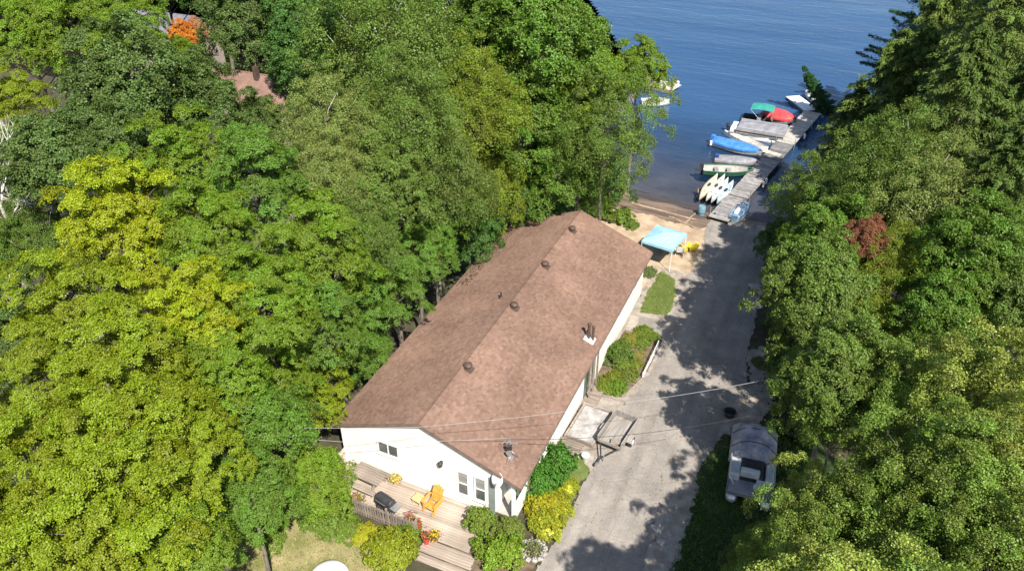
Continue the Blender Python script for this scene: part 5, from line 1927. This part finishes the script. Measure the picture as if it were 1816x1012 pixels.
RIGHT = [
    ("hemlock1", 1725, 15, 11.5, 100, HL_, "light hemlock at the top edge right of the dark pine"),
    ("hemlock0", 1800, -20, 16.0, 100, HE, "olive hemlock cut by the top edge in the right corner"),
    ("hemlock1", 1622, 175, 9.5, 95, HE, "olive hemlock between the light feathery hemlock and the pine"),
    ("hemlock0", 1660, 105, 8.0, 115, HL_, "tall light hemlock standing before the dark pine at the top right"),
    ("hemlock1", 1775, 80, 15.0, 120, HL_, "light hemlock in the top right corner"),
    ("pine0", 1632, 55, 8.0, 80, PI, "dark pine with ragged boughs against the lake at the top right"),
    ("hemlock1", 1563, 215, 7.0, 110, HL_, "light feathery hemlock nearest the fir tip"),
    ("hemlock0", 1695, 225, 13.6, 125, HE, "wide olive hemlock in the middle of the upper right wood"),
    ("hemlock1", 1800, 235, 13.4, 110, HE, "olive hemlock at the right edge below the corner hemlock"),
    ("hemlock0", 1503, 262, 4.0, 84, HE, "olive hemlock over the swim raft and dock's end"),
    ("birch0", 1595, 300, 11.8, 100, OL, "olive leafed tree in the right wood level with the moored boats"),
    ("birch1", 1446, 362, 2.4, 70, OL, "greyish olive tree on the shore right of the jet ski"),
    ("birch1", 1525, 345, 9.6, 75, OL, "olive tree just above the reddish crown"),
    ("birch0", 1645, 355, 11.0, 95, PO, "pale olive tree with pinkish tips above the yellow birch"),
    ("hemlock1", 1765, 360, 11.8, 115, HE, "olive hemlock at right edge level with the kayaks"),
    ("oak1", 1545, 425, 10.2, 46, RED, "small reddish brown maple, the only red crown in the right wood"),
    ("birch0", 1590, 480, 9.0, 75, YO, "yellow green birch with a white trunk beside the reddish crown"),
    ("oak1", 1465, 570, 5.6, 85, OL, "olive bushy tree over the driveway's shaded middle"),
    ("oak0", 1725, 455, 10.6, 105, MG, "mid green ash at right behind the yellow birch"),
    ("oak1", 1680, 560, 9.0, 95, MG, "mid green leafy tree right of the white trunk"),
    ("oak0", 1795, 545, 9.6, 85, OL, "olive tree at the right edge level with the lattice fence"),
    ("oak0", 1510, 650, 4.6, 75, DG, "low dark tree behind the overhead cable's right end"),
    ("birch0", 1540, 580, 6.6, 80, YO, "yellowish young tree at the foot of the yellow birch"),
    ("poplar0", 1490, 740, 6.4, 85, OL, "olive poplar right of the covered boat's tarpaulin"),
    ("poplar1", 1600, 720, 8.8, 105, PP, "pale poplar in the right wood level with the trailer"),
    ("poplar0", 1745, 690, 10.6, 120, PL, "brightest pale poplar at right, above its bottom neighbours"),
    ("poplar1", 1448, 915, 6.6, 86, PL, "pale glittering poplar closest to the covered boat's bow"),
    ("poplar0", 1565, 890, 8.8, 115, PP, "pale poplar second from the covered boat along the bottom right"),
    ("poplar1", 1700, 850, 10.6, 130, PP, "large pale poplar under the brightest one"),
    ("poplar0", 1800, 830, 11.0, 105, PL, "pale poplar at the right edge under the brightest one"),
    ("poplar0", 1640, 985, 9.0, 125, PP, "pale poplar cut by the bottom edge at right"),
    ("poplar1", 1780, 985, 10.4, 120, PP, "pale poplar filling the bottom right corner"),
    ("poplar1", 1480, 1000, 6.6, 95, PP, "small pale poplar at the bottom right nearest the grass verge"),
    ("poplar1", 1360, 985, 2.8, 70, OL, "low olive sapling thicket at the verge's bottom edge"),
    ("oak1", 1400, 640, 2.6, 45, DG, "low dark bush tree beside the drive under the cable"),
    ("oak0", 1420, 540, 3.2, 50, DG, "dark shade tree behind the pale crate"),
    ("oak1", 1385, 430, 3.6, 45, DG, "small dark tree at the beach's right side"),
]
for row in LEFT + RIGHT:
    tree(*row[:6], label=row[6], bark=row[7] if len(row) > 7 else None)
tree("oak0", 325, 68, 12.5, 30, (.50, .17, .02), "small bright orange tree by the grey cottage roof", name="maple_tree")
tree("oak1", 352, 55, 12.0, 26, (.40, .20, .12), "pinkish turning tree right of the small orange one", name="maple_tree")
tree("oak1", 627, 372, 6.6, 34, (.10, .020, .014), "dark red leaved tree in a gap of the green canopy", name="maple_tree")
for key, x, y, zc, R, col, lb in [
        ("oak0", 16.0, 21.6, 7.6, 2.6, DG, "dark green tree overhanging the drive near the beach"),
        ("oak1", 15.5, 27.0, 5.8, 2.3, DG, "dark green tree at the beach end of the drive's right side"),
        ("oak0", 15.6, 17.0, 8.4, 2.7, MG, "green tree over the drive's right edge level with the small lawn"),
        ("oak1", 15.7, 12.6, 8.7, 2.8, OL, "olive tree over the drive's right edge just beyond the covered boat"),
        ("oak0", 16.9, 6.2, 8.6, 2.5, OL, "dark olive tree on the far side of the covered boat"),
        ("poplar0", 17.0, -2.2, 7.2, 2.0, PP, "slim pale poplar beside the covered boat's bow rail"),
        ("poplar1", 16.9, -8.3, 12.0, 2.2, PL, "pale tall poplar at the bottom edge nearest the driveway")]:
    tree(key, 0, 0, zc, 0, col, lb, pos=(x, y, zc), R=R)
# the fir whose tip leans out over the lake
fc = Vector(at(1456, 136, 2.2))
fa = (Vector(SIDE) * -math.sin(R_(36)) + Vector((0, 0, math.cos(R_(36))))).normalized()
fb = fc - fa * ((fc.z + .5) / fa.z)
ft = tree("fir0", 0, 0, (fc - fb).length + G(fb.x, fb.y), 0, (.030, .080, .024), "leaning fir tip pointing over the lake above the raft", pos=(fb.x, fb.y, 0), R=1.15, tall=.66)
ft.rotation_euler = fa.to_track_quat('Z', 'Y').to_euler()
# trees just outside the picture go on with the wood and shade the verge
for i, (key, x, y, zc, R, col, lb) in enumerate([
        ("poplar0", 25.5, -9.5, 10, 4.0, PP, "poplar past the bottom right corner, farthest from the verge"),
        ("poplar1", 19.0, -7.6, 10.5, 3.0, PP, "pale poplar just below the bottom right corner"),
        ("maple0", -13.5, -19, 9, 4.2, YG, "maple just below the bottom left corner"),
        ("maple1", -26, -9, 11, 4.4, YG, "maple at far left beyond the corner maple"),
        ("oak0", 36, 22, 11, 4.4, MG, "green tree right of the wood's edge poplar"),
        ("hemlock0", 42, 48, 12, 4.4, HE, "hemlock right of the top right hemlocks"),
        ("maple2", -52, 12, 12, 4.4, LG, "light maple left of the dead tree"),
        ("birch1", -42, 80, 12, 4.4, OL, "birch above the top edge by the lake")]):
    tree(key, 0, 0, zc, 0, col, lb, pos=(x, y, zc), R=R, group="trees beyond the picture's edge")

# ------------------------------------------------------------------ undergrowth of the two woods
def undergrowth(area, n, label, seed):
    rs = np.random.RandomState(seed)
    (x0, y0), (x1, y1) = area
    p = np.column_stack([rs.uniform(x0, x1, n), rs.uniform(y0, y1, n)])
    ok = (lake(p[:, 0], p[:, 1]) < -1) & ~((p[:, 0] > -6.5) & (p[:, 0] < 14.5) & (p[:, 1] > -3) & (p[:, 1] < 38)) & ~((p[:, 0] > -9) & (p[:, 0] < 20) & (p[:, 1] < 13) & (p[:, 1] > -14))
    p = p[ok]
    hh = rs.uniform(.2, 1.0, len(p))
    per = 60
    c = np.repeat(np.column_stack([p, gz(p[:, 0], p[:, 1]) + hh * .8]), per, 0)
    c = c + rs.normal(size=c.shape) * np.repeat(np.column_stack([hh * .8, hh * .8, hh * .35]), per, 0)
    c[:, 2] = np.maximum(c[:, 2], gz(c[:, 0], c[:, 1]) + .05)
    m = len(c)
    me = quads_mesh("undergrowth", leaf_quads(c, nrm(rs.normal(size=c.shape) * .5 + [0, 0, 1]), rs.uniform(.14, .30, m), rs), {"leafvar": rs.uniform(0, 1, m), "padvar": np.repeat(rs.uniform(0, 1, len(p)), per)})
    ob = bpy.data.objects.new("undergrowth", me)
    me.materials.append(M_leaf)
    ob.color = (.055, .09, .018, 1)
    ob["kind"] = "stuff"
    tag(ob, label, "undergrowth")
    COL.objects.link(ob)


undergrowth(((-62, -16), (-6, 85)), 1500, "low green undergrowth between the trunks of the left wood", 1)
undergrowth(((14, 10), (48, 85)), 900, "low green undergrowth between the trunks of the right wood", 2)

# ------------------------------------------------------------------ dead tree at the left
def dead_tree(pos, h, label, seed):
    t = thing("dead_tree", label, "tree", pos, 0)
    rs = random.Random(seed)
    mb = MB()
    pts = [(rs.uniform(-.2, .2) * i / 6, rs.uniform(-.2, .2) * i / 6, h * i / 6) for i in range(7)]
    mb.tube(pts, [.2 * (1 - .8 * i / 6) for i in range(7)], 7)
    mb.build("trunk", M_deadwood, t)
    bm = MB()

    def branch(p, d, L, r, lev):
        q = [p]
        for k in range(4):
            d = (d + Vector((rs.uniform(-.25, .25), rs.uniform(-.25, .25), rs.uniform(-.05, .25)))).normalized()
            q.append(q[-1] + d * L / 4)
        bm.tube(q, [r, r * .8, r * .6, r * .4, r * .2], 5, cap=False)
        if lev:
            for k in range(4):
                a = rs.uniform(0, 6.28)
                branch(q[rs.choice((1, 2, 3))], (d + Vector((math.cos(a), math.sin(a), .2)) * .9).normalized(), L * .55, r * .5, lev - 1)
    for i in range(15):
        z = h * rs.uniform(.35, 1)
        a = i * 2.4
        branch(Vector((0, 0, z)), Vector((math.cos(a), math.sin(a), .45)).normalized(), rs.uniform(1.4, 3.0) * (1.3 - .5 * z / h), .055, 2)
    bm.build("branches", M_deadwood, t)


p = at(18, 400, 10)
dead_tree((p[0], p[1], G(p[0], p[1])), 14.5, "bare white dead tree at the left edge above the yellow maples", 4)
p = at(95, 372, 10.5)
dead_tree((p[0], p[1], G(p[0], p[1])), 12.5, "thinner bare grey dead tree left of the yellowest maple", 8)

# ------------------------------------------------------------------ shrubs and garden plants
def shrub(u, v, r, col, label, zscale=1.0, key=None, name="shrub", flowers=None, dz=0.0, group="garden shrubs"):
    p = atg(u, v, dz)
    g = G(p[0], p[1])
    t = thing(name, label, "shrub", (p[0], p[1], g), 0, group)
    k = key or rnd.choice(("shrub0", "shrub1"))
    me, tm, tzc, tR = KIND[k]
    a = rnd.uniform(0, 6.28)
    c = piece("foliage", me, None, t, (0, 0, r * .5 * zscale), (0, 0, a), (r, r, r * zscale))
    c.color = (*col, 1)
    piece("stem", tm, None, t, (0, 0, r * .5 * zscale), (0, 0, a), (r, r, r * zscale))
    if flowers:
        rs = np.random.RandomState(int(u))
        n = flowers[1]
        d = unit_dirs(n, rs, .1)
        c = d * r * [1, 1, .85 * zscale] * rs.uniform(.85, 1.05, (n, 1)) + [0, 0, r * .5 * zscale]
        me = quads_mesh("flowers", leaf_quads(c, nrm(d + [0, 0, .6]), rs.uniform(.08, .16, n), rs, 1.0), {"leafvar": rs.uniform(.4, 1, n), "padvar": rs.uniform(.3, .7, n)})
        f = piece("flowers", me, M_leaf, t)
        f.color = (*flowers[0], 1)
        f["kind"] = "stuff"
    return t


BG = (.07, .17, .018)
for row in [
    (955, 868, .95, BG, "deep green hedge shrub against the side wall's near end", 1.25),
    (985, 838, .95, BG, "deep green hedge shrub at the pallets", 1.2),
    (968, 905, .8, (.30, .28, .012), "yellow green golden shrub between hedge and gold flowers", .8),
]:
    shrub(*row)
for u, v, r, lb in [(985, 905, .7, "gold flowering clump next to the hedge and driveway"), (970, 935, .75, "gold flowering clump above the stone planter"), (1005, 868, .5, "small gold flowering clump at the driveway's left edge"), ]:
    shrub(u, v, r, (.25, .27, .018), lb, .8, flowers=((.42, .37, .015), 170))
for row in [
    (888, 992, 1.0, (.17, .25, .022), "large light green shrub at the foot of the porch", 1.0),
    (852, 935, .6, (.16, .22, .03), "light shrub spilling onto the deck by the gable windows", 1.3),
    (905, 945, .55, (.15, .19, .03), "olive shrub under the porch parapet", .9),
    (695, 990, .95, (.20, .23, .014), "bright yellow green shrub below the picket fence's right end", .9),
    (725, 955, .6, (.13, .18, .02), "small green shrub at the picket fence's right end", .8),
    (650, 955, .62, (.28, .27, .014), "yellow clump before the picket fence's middle", .6),
    (615, 945, .7, (.12, .17, .02), "green bush before the picket fence's left half", .8),
    (580, 925, 1.1, (.11, .165, .02), "large green bush at the picket fence's left end", 1.1),
    (478, 958, .8, (.12, .18, .02), "round green bush at the dry lawn's left edge under the leafy tree", 1.1),
    (530, 900, .9, (.10, .16, .02), "rounded green bush at the dry lawn's top edge", 1.0),
    (1108, 655, .5, (.16, .21, .025), "yellow green plant in the side bed before the largest round shrub", .8),
    (1128, 650, .42, (.19, .21, .03), "lime tinted plant at the side bed's drive edge by the lattice's near end", .7),
    (1138, 612, .5, (.15, .20, .025), "leafy plant in the side bed behind the lattice fence's middle", .8),
    (1105, 618, .5, (.13, .18, .025), "green plant in the side bed against the wall beyond the largest shrub", .9),
    (1072, 690, .45, (.17, .22, .022), "bright plant at the side bed's corner touching the door step", .7),
    (1098, 640, .85, (.10, .155, .022), "largest round green shrub in the side garden bed", .95),
    (1085, 675, .55, (.17, .20, .02), "yellowish plant in the side bed nearest the door posts", .8),
    (1115, 668, .5, (.15, .18, .03), "pale leafy plant at the side bed's drive edge", .7),
    (1095, 692, .5, (.14, .22, .02), "lime plant at the side bed's near corner", .8),
    (1140, 595, .6, (.14, .19, .02), "green plant at the side bed's far end by the lattice", .7),
    (1120, 605, .5, (.22, .21, .04), "straw coloured plant at the side bed's far end by the wall", .6),
    (1155, 600, .45, (.13, .18, .02), "small plant between lattice and its far post", .6),
    (1130, 632, .45, (.24, .21, .06), "dry tawny clump halfway along the lattice fence", .5),
    (1150, 487, .5, (.13, .17, .05), "small pale bush on the lawn at the house's lake corner", .7),
    (1075, 355, 1.3, (.085, .12, .02), "dark rounded bush on the beach's left side", 1.1),
    (1100, 392, 1.0, (.13, .19, .025), "bright green bush behind the far gable beside the sand", .8),
    (1062, 378, 1.0, (.12, .17, .025), "bright green bush farthest behind the far gable ridge", .9),
    (1120, 402, .6, (.13, .19, .025), "small bright bush closest to the turquoise canopy", .6),
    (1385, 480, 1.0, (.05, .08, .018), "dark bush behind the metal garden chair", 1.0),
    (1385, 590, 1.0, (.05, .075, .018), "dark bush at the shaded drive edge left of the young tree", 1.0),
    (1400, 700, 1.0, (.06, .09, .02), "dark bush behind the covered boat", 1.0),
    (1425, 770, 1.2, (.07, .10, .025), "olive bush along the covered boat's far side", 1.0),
    (1300, 1005, .6, (.11, .15, .04), "pale sprig bush at the verge's bottom edge", 1.0),
    (1345, 645, .45, (.16, .16, .06), "straw coloured weed clump at the drive edge under the cable", .6),
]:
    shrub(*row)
